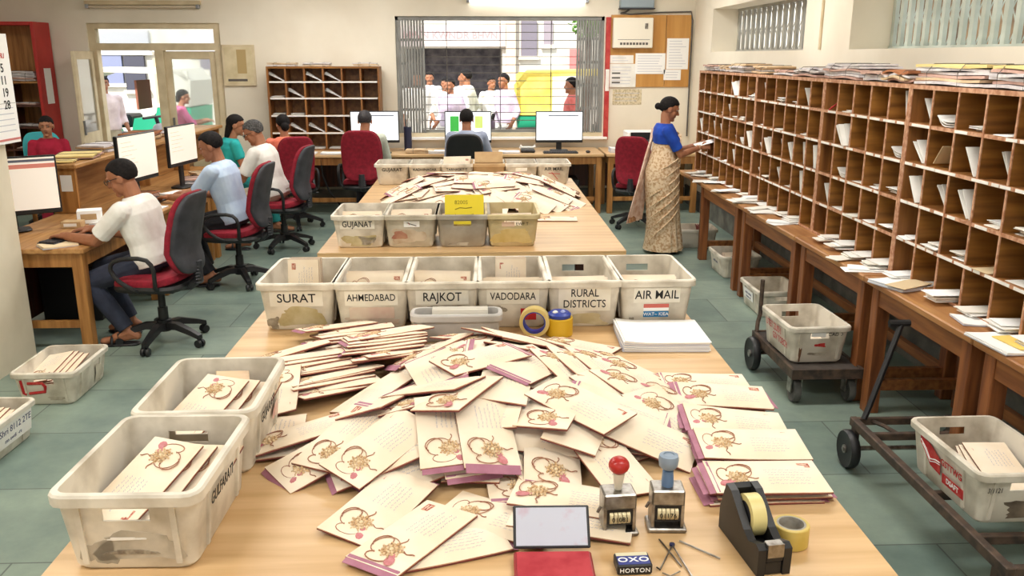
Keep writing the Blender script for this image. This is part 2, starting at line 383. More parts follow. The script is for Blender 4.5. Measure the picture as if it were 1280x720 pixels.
# auto rickshaw
AG = mat('rickshaw green', (26, 150, 112), .4); AY = mat('rickshaw yellow canopy', (238, 218, 110), .6, c2=(230, 206, 84), scale=4); AC = mat('rickshaw cream canopy', (206, 200, 186), .7)
def rickshaw(loc, rz, canopy, lab):
    t = thing('auto_rickshaw', lab, 'auto rickshaw', loc, rz, 'auto rickshaws in the street')
    b = MB(); prof = [(-1.25, .35), (-1.3, 1.0), (-.66, 1.0), (-.6, .80), (-.2, .80), (-.1, .45), (.55, .42), (.75, .85), (1.02, .90), (1.25, .6), (1.2, .32), (-1.1, .28)]
    b.loft([[(x, y, z) for x, z in prof] for y in (-.62, .62)], AG); b.build('body', t)
    b = MB(); pc = [(-1.3, 1.02), (-1.34, 1.5), (-1.15, 1.72), (.55, 1.74), (.85, 1.62), (.80, 1.56), (.5, 1.66), (-1.1, 1.62), (-1.24, 1.45), (-1.22, 1.02)]
    b.loft([[(x, y, z) for x, z in pc] for y in (-.64, .64)], canopy)
    for y in (-.64, .60): b.box((-1.3, y, 1.02), (-.72, y + .04, 1.68), canopy)
    b.box((-1.0, -.59, .78), (-.97, .59, 1.6), BLACK2); b.box((-.2, -.3, .95), (-.16, .35, 1.5), mat('rickshaw brown poster', (150, 90, 70), .8))
    b.build('canopy', t)
    b = MB(); 
    for y in (-.6, .6): b.rod((.92, y, .86), (.78, y, 1.64), .025, BLACK)
    b.rod((.92, -.6, .88), (.92, .6, .88), .025, BLACK); b.build('windscreen_frame', t)
    b = MB(); b.box((-1.1, -.55, .62), (-.55, .55, .9), BLACK2, .04); b.box((-1.15, -.55, .9), (-1.0, .55, 1.3), BLACK2, .03); b.box((.0, -.3, .6), (.35, .3, .85), BLACK2, .04); b.build('bench_seat', t)
    b = MB(); b.sell(.05, .07, .07, PAPERW, nu=10, nv=6, M=Matrix.Translation((1.22, 0, .72))); b.build('headlamp', t)
    for x, y in ((-.85, -.56), (-.85, .56), (.95, 0)):
        b = MB(); Mx = Matrix.Translation((x, y, .14)) @ Matrix.Rotation(PI / 2, 4, 'X'); b.lathe([(.05, -.05), (.2, -.06), (.24, -.03), (.24, .03), (.2, .06), (.05, .05)], BLACK, 18, Mx); b.build('wheel', t)
rickshaw((1.95, 14.8, 0), R(-4), AY, 'yellow and green auto rickshaw parked outside the back window')
rickshaw((-6.75, 17.6, 0), R(178), AC, 'cream topped green auto rickshaw waiting outside the open doorway')
rickshaw((-8.4, 16.2, 0), R(170), AC, 'cream topped auto rickshaw behind the glass of the open door leaf')
def motorbike(loc, rz, lab, c):
    t = thing('scooter', lab, 'scooter', loc, rz)
    m = mat('scooter paint %d%d%d' % c, c, .35)
    b = MB(); b.sell(.42, .16, .2, m, .7, .7, M=Matrix.Translation((-.35, 0, .55))); b.box((-.2, -.13, .25), (.4, .13, .33), m, .02); b.sell(.09, .2, .36, m, .7, .7, M=Matrix.Translation((.5, 0, .62)) @ Matrix.Rotation(R(-15), 4, 'Y')); b.build('body', t)
    b = MB(); b.sell(.4, .14, .06, BLACK2, .6, .7, M=Matrix.Translation((-.35, 0, .78))); b.build('seat', t)
    b = MB(); b.rod((.42, 0, .9), (.38, 0, 1.05), .03, BLACK); b.rod((.36, -.32, 1.06), (.36, .32, 1.06), .018, BLACK); b.build('handlebar', t)
    for x in (-.62, .68):
        b = MB(); b.lathe([(.04, -.05), (.18, -.05), (.25, -.025), (.25, .025), (.18, .05), (.04, .05)], BLACK, 18, Matrix.Translation((x, 0, .25)) @ Matrix.Rotation(PI / 2, 4, 'X')); b.build('wheel', t)
motorbike((.62, 14.1, 0), R(175), 'dark scooter parked in the street beside the yellow rickshaw', (90, 70, 90))
motorbike((-5.25, 13.5, 0), R(-10), 'grey scooter parked just outside the open doorway', (150, 140, 140))
motorbike((-4.55, 14.2, 0), R(15), 'white scooter under the rider in pink', (200, 200, 200))

def tree(x, y, z0, zc, r, lab):
    t = thing('tree', lab, 'tree', (x, y, z0)); b = MB(); b.tube([(0, 0, 0), (.05, 0, zc * .5), (0, .05, zc)], [.09, .07, .04], DARKWOOD, 8); b.build('trunk', t, True)
    rr = random.Random(3); b = MB(); lf = mat('leaf green', (96, 150, 60), .7, c2=(130, 176, 84), scale=20)
    for i in range(420):
        d = Vector((rr.gauss(0, 1), rr.gauss(0, 1), rr.gauss(0, .8))).normalized() * r * rr.uniform(.5, 1) + Vector((0, 0, zc)); u = Vector((rr.gauss(0, 1), rr.gauss(0, 1), rr.gauss(0, 1))).normalized() * .07; v = u.cross(Vector((rr.gauss(0, 1), rr.gauss(0, 1), .5))).normalized() * .04
        b.add([d - u, d + v, d + u, d - v], [(0, 1, 2, 3)], lf)
    b.build('foliage', t)
tree(2.35, 19.2, 0, 2.75, .45, 'small green tree in front of the far building at the window top right')
# ================================================================== THINGS ON THE BACK WALL
def tube_light(x0, x1, z, lab, lit):
    t = thing('tube_light', lab, 'light', ((x0 + x1) / 2, BW, z)); hw = (x1 - x0) / 2
    MB().box((-hw, -.05, -.005), (hw, -.002, .045), FRAMEW if not lit else PAPERW, .004).build('batten', t)
    c = mat('lit tube' if lit else 'unlit tube', (255, 252, 246) if lit else (214, 200, 176), .3, emit=6.0 if lit else 0)
    b = MB(); b.rod((-hw + .05, -.05, -.03), (hw - .05, -.05, -.03), .016, c, 12); b.build('tube', t)
    for s in (-1, 1): MB().box((s * (hw - .035) - .02, -.075, -.05), (s * (hw - .035) + .02, -.01, .0), GREYM, .004).build('lamp_holder', t)
tube_light(-5.0, -3.54, 2.585, 'unlit fluorescent tube light above the doorway at the left', False)
tube_light(-.16, 1.45, 2.665, 'lit fluorescent tube light above the back window', True)
t = thing('framed_notice', 'cream framed notice hanging on the wall right of the doorway', 'notice', (-3.12, BW - .002, 1.83))
MB().box((-.21, -.025, -.26), (.21, 0, .26), FRAMEW, .004).build('frame', t)
b = MB(); b.box((-.18, -.028, -.23), (.18, -.025, .23), mat('aged notice paper', (226, 212, 176), .8, c2=(206, 190, 150), scale=6)); b.box((-.02, -.030, -.1), (.1, -.028, .2), mat('brown notice print', (184, 160, 110), .8)); b.box((-.15, -.03, -.2), (.1, -.028, -.17), BAR); b.build('notice_sheet', t)
t = thing('plywood_board', 'tan plywood notice board on the back wall right of the window', 'notice board', (2.27, BW - .002, 2.0))
MB().box((-.53, -.02, -.45), (.20, 0, .47), PLY, .003).build('panel', t); MB().box((.205, -.02, -.45), (.53, 0, .47), PLY, .003).build('panel', t)
t = thing('fuse_box', 'white fuse box mounted on the plywood notice board', 'fuse box', (2.02, BW - .022, 2.24))
MB().box((-.26, -.10, -.19), (.26, 0, .19), mat('ivory metal box', (240, 232, 214), .5), .01).build('body', t)
b = MB()
for i in range(9): b.box((-.17 + i * .042, -.104, -.15), (-.14 + i * .042, -.10, -.12), BAR)
b.box((.15, -.106, .05), (.19, -.10, .12), STEEL); b.box((-.2, -.103, -.085), (.22, -.10, -.08), BAR); b.build('switch', t)
def sheet(x0, x1, z0, z1, y, lab, m=PAPERW, lines=7, blocks=False):
    t = tag(MB().box((x0, y - .003, z0), (x1, y, z1), m).build('notice_sheet'), lab, 'paper')
    b = MB(); h = z1 - z0
    for i in range(lines):
        z = z1 - h * (i + 1) / (lines + 1); b.box((x0 + .03, y - .0045, z - .003), (x1 - .03 - random.random() * .08, y - .003, z + .003), mat('pale print', (196, 198, 208), .8))
    if blocks:
        for i in range(3): b.box((x0 + .03, y - .005, z0 + .05 + i * .06), (x0 + .14, y - .003, z0 + .07 + i * .06), BAR)
    b.build('printed_lines', t); return t
py = BW - .023
sheet(1.74, 2.09, 1.55, 1.85, py, 'white typed notice with dark blocks at the board lower left corner', PAPER, 6, True)
sheet(2.075, 2.475, 1.72, 1.985, py - .004, 'white typed notice in the middle of the plywood board')
sheet(2.49, 2.78, 1.78, 2.175, py, 'tall white typed notice at the right edge of the plywood board', PAPERW, 10)
sheet(2.46, 2.69, 1.64, 1.775, py - .004, 'small torn white notice under the tall notice on the board', PAPERW, 3)
sheet(1.79, 2.18, 1.32, 1.52, BW - .002, 'faded handwritten paper stuck to the wall below the plywood board', mat('faded paper', (222, 208, 176), .85, c2=(186, 170, 134), scale=40, lo=.45, hi=.6), 3)
sheet(1.74, 2.05, 1.855, 1.96, py, 'faint white strip of paper above the notice at the board lower left', PAPER, 2)
t = thing('switch_box', 'grey metal switch box near the ceiling above the fuse box', 'switch box', (2.06, BW - .002, 2.68))
MB().box((-.22, -.14, -.13), (.22, 0, .16), mat('blue grey metal', (150, 164, 172), .5), .01).build('body', t); MB().box((-.23, -.145, -.145), (.23, 0, -.13), BLACK2).build('base_plate', t)
b = MB(); b.tube([(1.98, BW - .02, 2.54), (1.92, BW - .03, 2.50), (1.86, BW - .02, 2.49), (2.0, BW - .02, 2.475), (2.4, BW - .02, 2.50), (2.79, BW - .02, 2.51), (2.815, BW - .02, 2.4), (2.815, BW - .02, .9)], .011, BAR, 6)
tag(b.build('cable_conduit'), 'dark cable run from the grey switch box down the corner of the back wall', 'cable')
tag(MB().rod((2.84, 7.35, 2.0), (2.84, 7.35, 3.15), .012, FRAMEW).build('wall_pipe'), 'thin cream pipe on the right wall between the two high grilles', 'pipe')
# calendar on the left wall
t = thing('wall_calendar', 'white wall calendar with red and black dates on the left wall', 'calendar', (-2.985, 5.53, 1.75), R(90))
b = MB(); b.box((-.34, -.012, -.335), (.24, -.004, .335), PAPERW); b.box((-.34, -.004, -.33), (.238, 0, .33), PAPER); b.build('sheet', t)
b = MB(); b.box((-.34, -.0135, -.318), (.24, -.012, -.305), mat('calendar red line', (206, 120, 116), .7)); b.box((-.34, -.013, -.09), (.235, -.012, -.088), BAR)
for i in range(5): b.box((-.1 + .02 * (i % 2), -.013, -.26 + i * .035), (.2, -.012, -.255 + i * .035), mat('pale print', (196, 198, 208), .8))
b.build('printed_band', t)
rows = [('MON', 'TUE', 'WED', 'THU'), ('3', '4', '5', '5'), ('9', '10', '11', '11'), ('16', '17', '18', '19'), ('23', '24', '25', '28')]
for r, rw in enumerate(rows):
    for c, s in enumerate(rw):
        mm = mat('calendar red', (190, 60, 60), .7) if r == 0 else BLACKT
        tb = text_mb(s, .075 if r else .045, mm, frame((-.27 + c * .135, -.013, .20 - r * .075), (1, 0, 0), (0, -1, 0)))
        tb.build('date', t)
# ================================================================== TABLES
def long_table(lab, x0, x1, y0, y1, h=.76):
    t = thing('work_table', lab, 'table', ((x0 + x1) / 2, (y0 + y1) / 2, 0)); w = (x1 - x0) / 2; d = (y1 - y0) / 2
    b = MB(); b.box((-w, -d, h - .012), (w, d, h), LAM, .002); b.box((-w + .001, -d + .001, h - .035), (w - .001, d - .001, h - .012), LAMEDGE); b.build('tabletop', t)
    b = MB(); b.box((-w + .02, -d + .02, h - .085), (w - .02, -d + .045, h - .035), DKEDGE); b.box((-w + .02, d - .045, h - .085), (w - .02, d - .02, h - .035), DKEDGE)
    b.box((-w + .02, -d + .045, h - .085), (-w + .045, d - .045, h - .035), DKEDGE); b.box((w - .045, -d + .045, h - .085), (w - .02, d - .045, h - .035), DKEDGE); b.build('apron', t)
    for sx in (-1, 1):
        for sy in (-1, 0, 1):
            cx, cy = sx * (w - .1), sy * (d - .1)
            MB().box((cx - .035, cy - .035, 0), (cx + .035, cy + .035, h - .035), DARKWOOD, .004).build('leg', t)
    return t
long_table('long pale laminate sorting table nearest the camera under the envelope heap', -1.05, .985, 1.25, 4.42)
long_table('pale laminate sorting table behind, with the crate marked GUJANAT', -1.02, .925, 5.30, 8.66)

# ---- left desks
def desk(lab, x0, x1, y0, y1, h, m, mz, lw=.07, back=None, name='desk'):
    t = thing(name, lab, 'desk', ((x0 + x1) / 2, (y0 + y1) / 2, 0)); w = (x1 - x0) / 2; d = (y1 - y0) / 2
    MB().box((-w, -d, h - .035), (w, d, h), m, .005).build('desktop', t)
    b = MB(); i = .03
    b.box((-w + i, -d + i, h - .13), (w - i, -d + i + .025, h - .035), mz); b.box((-w + i, d - i - .025, h - .13), (w - i, d - i, h - .035), mz)
    b.box((-w + i, -d + i + .025, h - .13), (-w + i + .025, d - i - .025, h - .035), mz); b.box((w - i - .025, -d + i + .025, h - .13), (w - i, d - i - .025, h - .035), mz); b.build('apron', t)
    for sx in (-1, 1):
        for sy in (-1, 1):
            cx, cy = sx * (w - i - lw / 2 + .004), sy * (d - i - lw / 2 + .004)
            MB().box((cx - lw / 2, cy - lw / 2, 0), (cx + lw / 2, cy + lw / 2, h - .036), mz, .004).build('leg', t)
    if back == 'back': MB().box((-w + i + lw, d - i - .03, .25), (w - i - lw, d - i - .01, h - .13), DARKWOOD).build('modesty_panel', t)
    if back == 'left': MB().box((-w + i + .01, -d + i + lw, .05), (-w + i + .03, d - i - lw, h - .13), DARKWOOD).build('modesty_panel', t)
    b = MB(); b.box((-w + i + lw, -d + i + .02, .16), (w - i - lw, -d + i + .05, .21), mz); b.build('stretcher', t)
    return t
DH = .72
desk('golden wooden computer desk nearest the left wall, under the first monitor', -3.42, -2.62, 5.66, 7.06, DH, WOODGY, WOODGZ, .075, 'left')
desk('golden wooden computer desk in the middle of the left row', -3.42, -2.60, 7.07, 8.47, DH, WOODGY, WOODGZ, .075, 'left')
desk('golden wooden computer desk at the far end of the left row', -3.42, -2.58, 8.48, 10.1, DH, WOODGY, WOODGZ, .075, 'left')
# raised public counter behind the desks
t = thing('public_counter', 'golden wooden raised service counter behind the left row of desks', 'counter', (-3.50, 8.75, 0))
MB().box((-.12, -1.78, 1.085), (.30, 2.3, 1.12), WOODGY, .006).build('countertop', t)
MB().box((-.11, -1.38, 0), (-.085, 2.25, 1.084), WOODGY).build('hall_panel', t)
MB().box((-.11, -1.74, 0), (-.085, -1.71, 1.084), WOODGZ).build('hall_post', t)
for i, y in enumerate((-1.74, -.2, 1.0, 2.2)):
    MB().box((.081, y, DH + .001), (.27, y + .03, 1.084), WOODGZ, .003).build('divider', t)
MB().box((.081, -1.38, DH + .002), (.10, 2.2, 1.084), WOODGY).build('back_panel', t)
b = MB(); b.box((-.084, -1.40, 0), (.079, -1.375, 1.084), WOODGZ); b.build('end_panel', t)
b = MB(); b.box((.15, -1.743, .90), (.24, -1.741, 1.03), PAPERW); b.build('paper_notice', t)

# ---- back desks
desk('long wooden desk under the left rack along the back wall', -2.72, -.36, 10.86, 11.68, .76, LAM, WOODGZ, .07, 'back')
desk('wooden desk under the back window with two monitors', -.35, 1.57, 10.84, 11.68, .76, LAM, WOODGZ, .07, 'back')
desk('wooden desk with the printer in the back right corner', 1.60, 2.80, 10.84, 11.68, .76, LAM, WOODGZ, .07, 'back')

# ---- right-hand sorting tables
def sort_table(lab, y0, y1, legs=None):
    h = .77; x0, x1 = 2.13, 2.80
    t = thing('sorting_counter', lab, 'table', ((x0 + x1) / 2, (y0 + y1) / 2, 0)); w = (x1 - x0) / 2; d = (y1 - y0) / 2
    MB().box((-w, -d, h - .035), (w, d, h), TOPWOOD, .006).build('tabletop', t)
    l0, l1 = (legs or (-d + .05, d - .05))
    b = MB(); b.box((-w + .04, l0, h - .14), (-w + .065, l1, h - .035), REDWOODY); b.box((w - .065, l0, h - .14), (w - .04, l1, h - .035), REDWOODY)
    b.box((-w + .065, l0, h - .14), (w - .065, l0 + .025, h - .035), REDWOODY); b.box((-w + .065, l1 - .025, h - .14), (w - .065, l1, h - .035), REDWOODY); b.build('apron', t)
    for sx in (-1, 1):
        for y in (l0 + .04, l1 - .04):
            cx = sx * (w - .07); y = y + (-.004 if y < (l0 + l1) / 2 else .004); MB().box((cx - .038, y - .038, 0), (cx + .038, y + .038, h - .036), REDWOOD, .004).build('leg', t)
    b = MB(); b.box((w - .10, l0 + .08, .13), (w - .06, l1 - .08, .19), REDWOODY, .003); b.build('stretcher', t)
    for y in (l0 + .04, l1 - .04):
        MB().box((-w + .108, y - .02, .13), (w - .108, y + .02, .19), REDWOODY, .003).build('stretcher', t)
sort_table('worn brown sorting counter at the far end beside the woman in the sari', 7.0, 9.2, (-1.03, .2))
sort_table('worn brown sorting counter second from the far end', 5.66, 6.99)
sort_table('worn brown sorting counter in the middle, behind the loaded trolley', 4.57, 5.65)
sort_table('worn brown sorting counter behind the near trolley handle', 3.48, 4.56)
sort_table('worn brown sorting counter nearest the camera at the right edge', 2.2, 3.47)

# ================================================================== PIGEONHOLE RACKS (right)
ZB = [.772, .985, 1.19, 1.395, 1.60, 1.805]
XF, XK = 2.30, 2.62
CELLS = []
def rack(lab, ys, xf=XF, xk=XK):
    y0, y1 = ys[0], ys[-1]; t = thing('pigeonhole_rack', lab, 'rack', (xf, y0, ZB[0])); dp = xk - xf; W = y1 - y0; H = ZB[-1] - ZB[0]
    MB().box((dp - .012, .001, 0), (dp, W - .001, H), RACK).build('back_panel', t)
    for a in (0.001, W - .019):
        b = MB(); b.box((.004, a, 0), (dp - .013, a + .018, H - .022), RACKZ); b.box((-.002, a, 0), (.004, a + .018, H - .022), RACKEDGE); b.build('side_panel', t)
    b = MB(); b.box((0, .001, H - .022), (dp - .012, W - .001, H), RACK); b.box((-.004, .001, H - .022), (0, W - .001, H), RACKEDGE); b.build('top_panel', t)
    for k in range(5):
        z = ZB[k] - ZB[0]; b = MB(); z0 = z if k == 0 else z - .007
        b.box((.004, .02, z0), (dp - .013, W - .02, z0 + .014), RACK); b.box((0, .02, z0 - (0 if k == 0 else .004)), (.004, W - .02, z0 + .014), RACKEDGE); sh = b.build('shelf', t)
        if k:
            y = .03
            while y < W - .1:
                l = random.uniform(.05, .2); l = min(l, W - .03 - y)
                if random.random() < .8: MB().box((-.0028, y, z0 - .002), (-.0002, y + l, z0 + .012), PAPER).build('label_strip', sh)
                y += l + random.uniform(.004, .05)
    for i in range(1, len(ys) - 1):
        y = ys[i] - y0; b = MB(); b.box((.004, y - .006, .014), (dp - .013, y + .006, H - .022), RACKX); b.box((-.0015, y - .006, .014), (.004, y + .006, H - .022), RACKEDGE); b.build('divider', t)
    for i in range(len(ys) - 1):
        for k in range(5): CELLS.append((k, ys[i] + (.02 if i == 0 else .007), ys[i + 1] - (.02 if i == len(ys) - 2 else .007)))
    return t
def spl(a, b, n): return [a + (b - a) * i / n for i in range(n + 1)]
rack('brown pigeonhole letter rack unit at the far end beside the woman in the sari', spl(7.24, 9.15, 8))
rack('brown pigeonhole letter rack unit second from the far end', spl(5.80, 7.238, 6))
rack('brown pigeonhole letter rack unit second from the near end', spl(4.62, 5.798, 5))
rack('brown pigeonhole letter rack unit nearest the camera', spl(3.18, 4.618, 6))

# letters
def letter_proto(name, w, l, t, m):
    b = MB(); b.box((-w / 2, -l / 2, 0), (w / 2, l / 2, t), m, t * .3); return b.mesh(name)
LET = [letter_proto('letter', .23, .115, .0035, PAPERW), letter_proto('letter', .22, .16, .003, PAPER), letter_proto('letter', .24, .105, .006, mat('off white envelope', (236, 230, 218), .8)), letter_proto('letter', .23, .12, .004, mat('buff envelope', (216, 192, 152), .8))]
def letter(me, loc, rot, lab, group=None, cat='letter', name='letter'):
    o = bpy.data.objects.new(name, me); COL.objects.link(o); o.location = loc; o.rotation_euler = rot
    return tag(o, lab, cat, group)
ROWN = ['bottom', 'fourth', 'third', 'second', 'top']
cols = sorted(set(round(c[1], 3) for c in CELLS)); ncol = len(cols)
def cell_label(k, col, what): return "%s, %s row, %s pigeonhole from the rack's far end" % (what, ROWN[k], ORD[col])
# fixed contents (row, column counted from the far end): l lean, s flat stack, b buff lean, c curled pile, t thin, v upright; others follow the seed
FIX = {(4, 15): 't', (4, 18): 'v', (4, 19): 'l', (4, 20): 'c', (4, 21): 's', (4, 22): 't', (4, 23): '', (4, 24): '', (4, 16): '', (4, 17): '', (4, 10): 's', (4, 11): 's', (4, 12): 'l', (4, 13): '', (4, 14): 'p', (4, 8): 'l', (4, 7): 's', (4, 2): 'v',
       (3, 15): 'l', (3, 16): '', (3, 17): '', (3, 18): 'c', (3, 19): 'l', (3, 20): 'b', (3, 21): 'l', (3, 22): 'l', (3, 23): 'l', (3, 24): '', (3, 9): 'v', (3, 10): 't', (3, 11): '', (3, 12): 't', (3, 13): '', (3, 14): '', (3, 1): 'v', (3, 0): 'v',
       (2, 15): 'c', (2, 16): 't', (2, 17): 't', (2, 18): 's', (2, 19): 'l', (2, 20): 'l', (2, 21): 'l', (2, 22): 's', (2, 23): 's', (2, 24): '', (2, 14): '', (2, 13): 'v', (2, 12): 'v', (2, 11): 'l',
       (1, 14): 'l', (1, 15): 't', (1, 16): 't', (1, 17): 't', (1, 18): 's', (1, 19): 't', (1, 20): 's', (1, 21): 's', (1, 22): 'y', (1, 23): 't', (1, 24): 's', (1, 12): 'v', (1, 11): 't', (1, 8): 'c',
       (0, 15): 's', (0, 16): 's', (0, 17): 's', (0, 18): 's', (0, 19): 's', (0, 20): '', (0, 21): 's', (0, 22): 's', (0, 23): 's', (0, 24): 's', (0, 13): '', (0, 14): ''}
rc = random.Random(5)
for (k, y0, y1) in CELLS:
    col = ncol - 1 - cols.index(round(y0, 3)); z = ZB[k] + .0145 - (.007 if k else 0); w = y1 - y0; yc = (y0 + y1) / 2
    st = FIX.get((k, col))
    if st is None: st = rc.choice({4: ['', '', 't', 'l', '', 't'], 3: ['', 't', 's', 'l'], 2: ['l', 'l', 'c', 'l', 's'], 1: ['t', '', 's', 'l', 't'], 0: ['t', '', '', 's', 't']}[k])
    g = 'letters in the %s row, %s pigeonhole' % (ROWN[k], ORD[col])
    xo = XF + rc.uniform(.12, .17) - (.05 if k == 0 else 0)
    if st == 'p':
        tag(MB().rod((XF - .03, yc - .06, z + .006), (XF + .14, yc + .07, z + .09), .006, REDP, 8).build('pencil'), 'red pencil leaning in a top row pigeonhole of the right rack', 'pencil'); continue
    if st in 's':
        if not st: continue
        n = rc.randint(3, 5); zz = z
        for i in range(n):
            me = rc.choice([LET[0], LET[1], LET[2]]); h = me.vertices[:] and max(v.co.z for v in me.vertices)
            letter(me, (xo + rc.uniform(-.03, .03) - (.05 if k == 0 else 0), yc + rc.uniform(-.02, .02), zz), (0, 0, rc.uniform(-.1, .1)), cell_label(k, col, 'white letters stacked flat'), g)
            zz += h + .004
    elif st in 'ty':
        for i in range(1 if st == 'y' else rc.randint(1, 2)): letter(LET[3] if st == 'y' else rc.choice(LET[:3]), (xo - .02 + i * .03, yc + rc.uniform(-.02, .02), z + .0005 + i * .007), (0, 0, rc.uniform(-.14, .14)), cell_label(k, col, 'buff letter lying flat' if st == 'y' else 'thin white letters lying flat'), g)
    elif st in 'lb':
        n = 1 if st == 'b' else rc.randint(2, 4)
        a = R(rc.uniform(46, 58)) if st == 'l' else R(180 - 52)
        for i in range(n):
            ang = a - R(3) * i; ll = .16
            # leaning: lower edge near the camera side, upper edge against the far divider
            by = y0 + .03 + i * .018 if st == 'l' else y1 - .02
            cy = by + math.cos(ang) * ll / 2; cz = z + math.sin(ang) * ll / 2 + .002
            letter(LET[3] if st == 'b' else LET[1], (xo + rc.uniform(-.03, .02), cy, cz), (ang, 0, 0), cell_label(k, col, 'buff envelope leaning' if st == 'b' else 'white letters leaning'), g)
    elif st == 'v':
        for i in range(2): letter(LET[1], (xo - .01 * i, y0 + .05 + i * .02, z + .0815), (R(82 - 6 * i), 0, 0), cell_label(k, col, 'white letters standing upright'), g)
    elif st == 'c':
        n = 3
        for i in range(n):
            b = MB(); rings = []
            for q in range(7):
                yy = -.085 + q * .0283; zz = .022 + .05 * (yy / .085) ** 2 * (1 if yy > 0 else .1) * (1 - i * .25)
                rings.append([(-.11, yy, zz - .02 + i * .012), (.11, yy, zz - .02 + i * .012), (.11, yy, zz - .017 + i * .012), (-.11, yy, zz - .017 + i * .012)])
            b.loft(rings, PAPER); me = b.mesh('letter', True)
            letter(me, (xo, yc, z), (0, 0, rc.uniform(-.1, .1)), cell_label(k, col, 'curled white letters'), g)
# loose letters lying on the counter in front of the racks
CL = [(2.24, 8.75, 3, 'beside the woman in the sari'), (2.2, 8.2, 3, 'under her elbow'), (2.22, 7.7, 4, 'left of the far rack joint'), (2.2, 7.15, 4, 'at the far rack joint'), (2.21, 6.6, 3, 'on the second counter far half'), (2.22, 6.1, 2, 'on the second counter near half'),
      (2.21, 5.02, 2, 'at the middle counter centre'), (2.20, 4.72, 2, 'at the middle counter near end')]
for n, (x, y, q, wh) in enumerate(CL):
    for i in range(q):
        letter(rc.choice(LET[:3]), (x + rc.uniform(-.02, .05), y + rc.uniform(-.12, .12), .7705 + i * .007), (0, 0, rc.uniform(-.5, .5)), 'loose white letters lying on the right counter ' + wh, 'loose letters on the right counter ' + wh)
PAPERB = mat('blue grey paper edge', (206, 208, 220), .8)
def sheaf(loc, w, l, n, lab, rz=0, m=PAPERW, name='paper_stack', cat='paper', curl=.012, group=None):
    """a pile of sheets as one thing: sheets slightly fanned, with a curled edge"""
    t = tag(bpy.data.objects.new(name, None), lab, cat, group); COL.objects.link(t); t.location = loc; t.rotation_euler = (0, 0, rz)
    for i in range(n):
        b = MB(); rings = []; th = .0038
        for q in range(9):
            x = -w / 2 + w * q / 8; z = i * th + curl * max(0, (-x / w - .15)) ** 2 * 4 * (i + 1) / n
            rings.append([(x, -l / 2, z), (x, l / 2, z), (x, l / 2, z + th * .9), (x, -l / 2, z + th * .9)])
        b.loft(rings, m if i == n - 1 or i % 2 else PAPERB); b.build('sheet', t, loc=(rc.uniform(-.004, .004), rc.uniform(-.004, .004), 0), rot=(0, 0, rc.uniform(-.02, .02)))
    return t
sheaf((2.27, 4.36, .7715), .3, .24, 4, 'large white folder across the counter edge above the trolley handle', R(20))
letter(LET[3], (2.24, 4.28, .794), (0, 0, .5), 'buff envelope lying on the open white folder on the right counter')
sheaf((2.30, 3.70, .7715), .22, .16, 2, 'white sheets on the near counter in front of the bottom pigeonholes', R(-8))
sheaf((2.27, 3.38, .7715), .30, .28, 3, 'white sheets under a yellow card at the right edge counter', R(4))
tag(MB().box((-.1, -.09, 0), (.1, .09, .003), mat('yellow sheet', (240, 208, 112), .8)).build('yellow_card', None, loc=(2.30, 3.36, .786), rot=(0, 0, .1)), 'yellow card lying on white sheets at the right edge counter', 'card')

# ---- bundles along the rack top
FOLD = [mat('buff file cover', (222, 196, 160), .8, c2=(196, 166, 128), scale=9), mat('pinkish file cover', (212, 176, 160), .8, c2=(188, 146, 132), scale=9), mat('grey white papers', (226, 222, 220), .8, c2=(196, 188, 190), scale=14), mat('yellow file cover', (238, 216, 150), .8, c2=(226, 200, 126), scale=5), mat('brown file cover', (172, 110, 70), .8, c2=(146, 90, 56), scale=8)]
def bundle(x, y, z, w, l, n, lab, rz=0, top=0, th=.018, name='file_bundle', sag=.03, group=None):
    t = tag(bpy.data.objects.new(name, None), lab, 'papers', group); COL.objects.link(t); t.location = (x, y, z); t.rotation_euler = (0, 0, rz)
    for i in range(n):
        m = FOLD[top] if i == n - 1 else FOLD[rc.choice([2, 2, 1, 0])]
        b = MB(); rings = []; ww = w * rc.uniform(.86, 1); ph = rc.uniform(0, 6)
        for q in range(9):
            yy = -l / 2 + l * q / 8; dz = sag * math.sin(ph + q * .9) * .25
            zz = i * th + dz * .4
            rings.append([(-ww / 2, yy, zz), (ww / 2, yy, zz), (ww / 2, yy, zz + th * .8), (-ww / 2, yy, zz + th * .8)])
        b.loft(rings, m); b.build('file' if i == n - 1 else 'paper_layer', t, loc=(rc.uniform(-.015, .015), rc.uniform(-.02, .02), .006), rot=(0, 0, rc.uniform(-.06, .06)))
    hh = n * th + .008
    for yy in (-l * .22, l * .24): MB().tube([(-w / 2 - .012, yy, .004), (-w / 2 - .014, yy, hh * .6), (-w / 2 + .02, yy, hh), (w / 2 - .02, yy, hh), (w / 2 + .012, yy, hh * .6), (w / 2 + .012, yy, .004)], .0022, BAR, 5, True).build('string', t)
    return t
ZT = ZB[-1] + .001
bundle(2.44, 8.9, ZT, .24, .34, 3, 'flat pinkish bundle of papers at the far end of the rack top', .05, 1)
bundle(2.45, 8.42, ZT, .25, .36, 3, 'buff bundle of papers second from the far end of the rack top', -.04, 0)
bundle(2.44, 7.92, ZT, .26, .36, 4, 'thick buff bundle third from the far end of the rack top', .06, 0)
bundle(2.46, 7.3, ZT, .25, .50, 4, 'long buff files tied together under the pipe on the rack top', -.08, 0, .015)
bundle(2.45, 6.72, ZT, .24, .36, 2, 'low pinkish bundle right of the pipe on the rack top', .05, 1)
bundle(2.46, 6.26, ZT, .26, .36, 4, 'crumpled grey white bundle left of the large grey stack on the rack top', .1, 2, .015, sag=.05)
bundle(2.46, 5.62, ZT, .28, .60, 6, 'tall grey white stack of papers under the near high grille', -.03, 2, .015, sag=.05)
bundle(2.44, 5.12, ZT, .26, .32, 3, 'pink and white bundle just right of the tall grey stack on the rack top', .08, 1, .018)
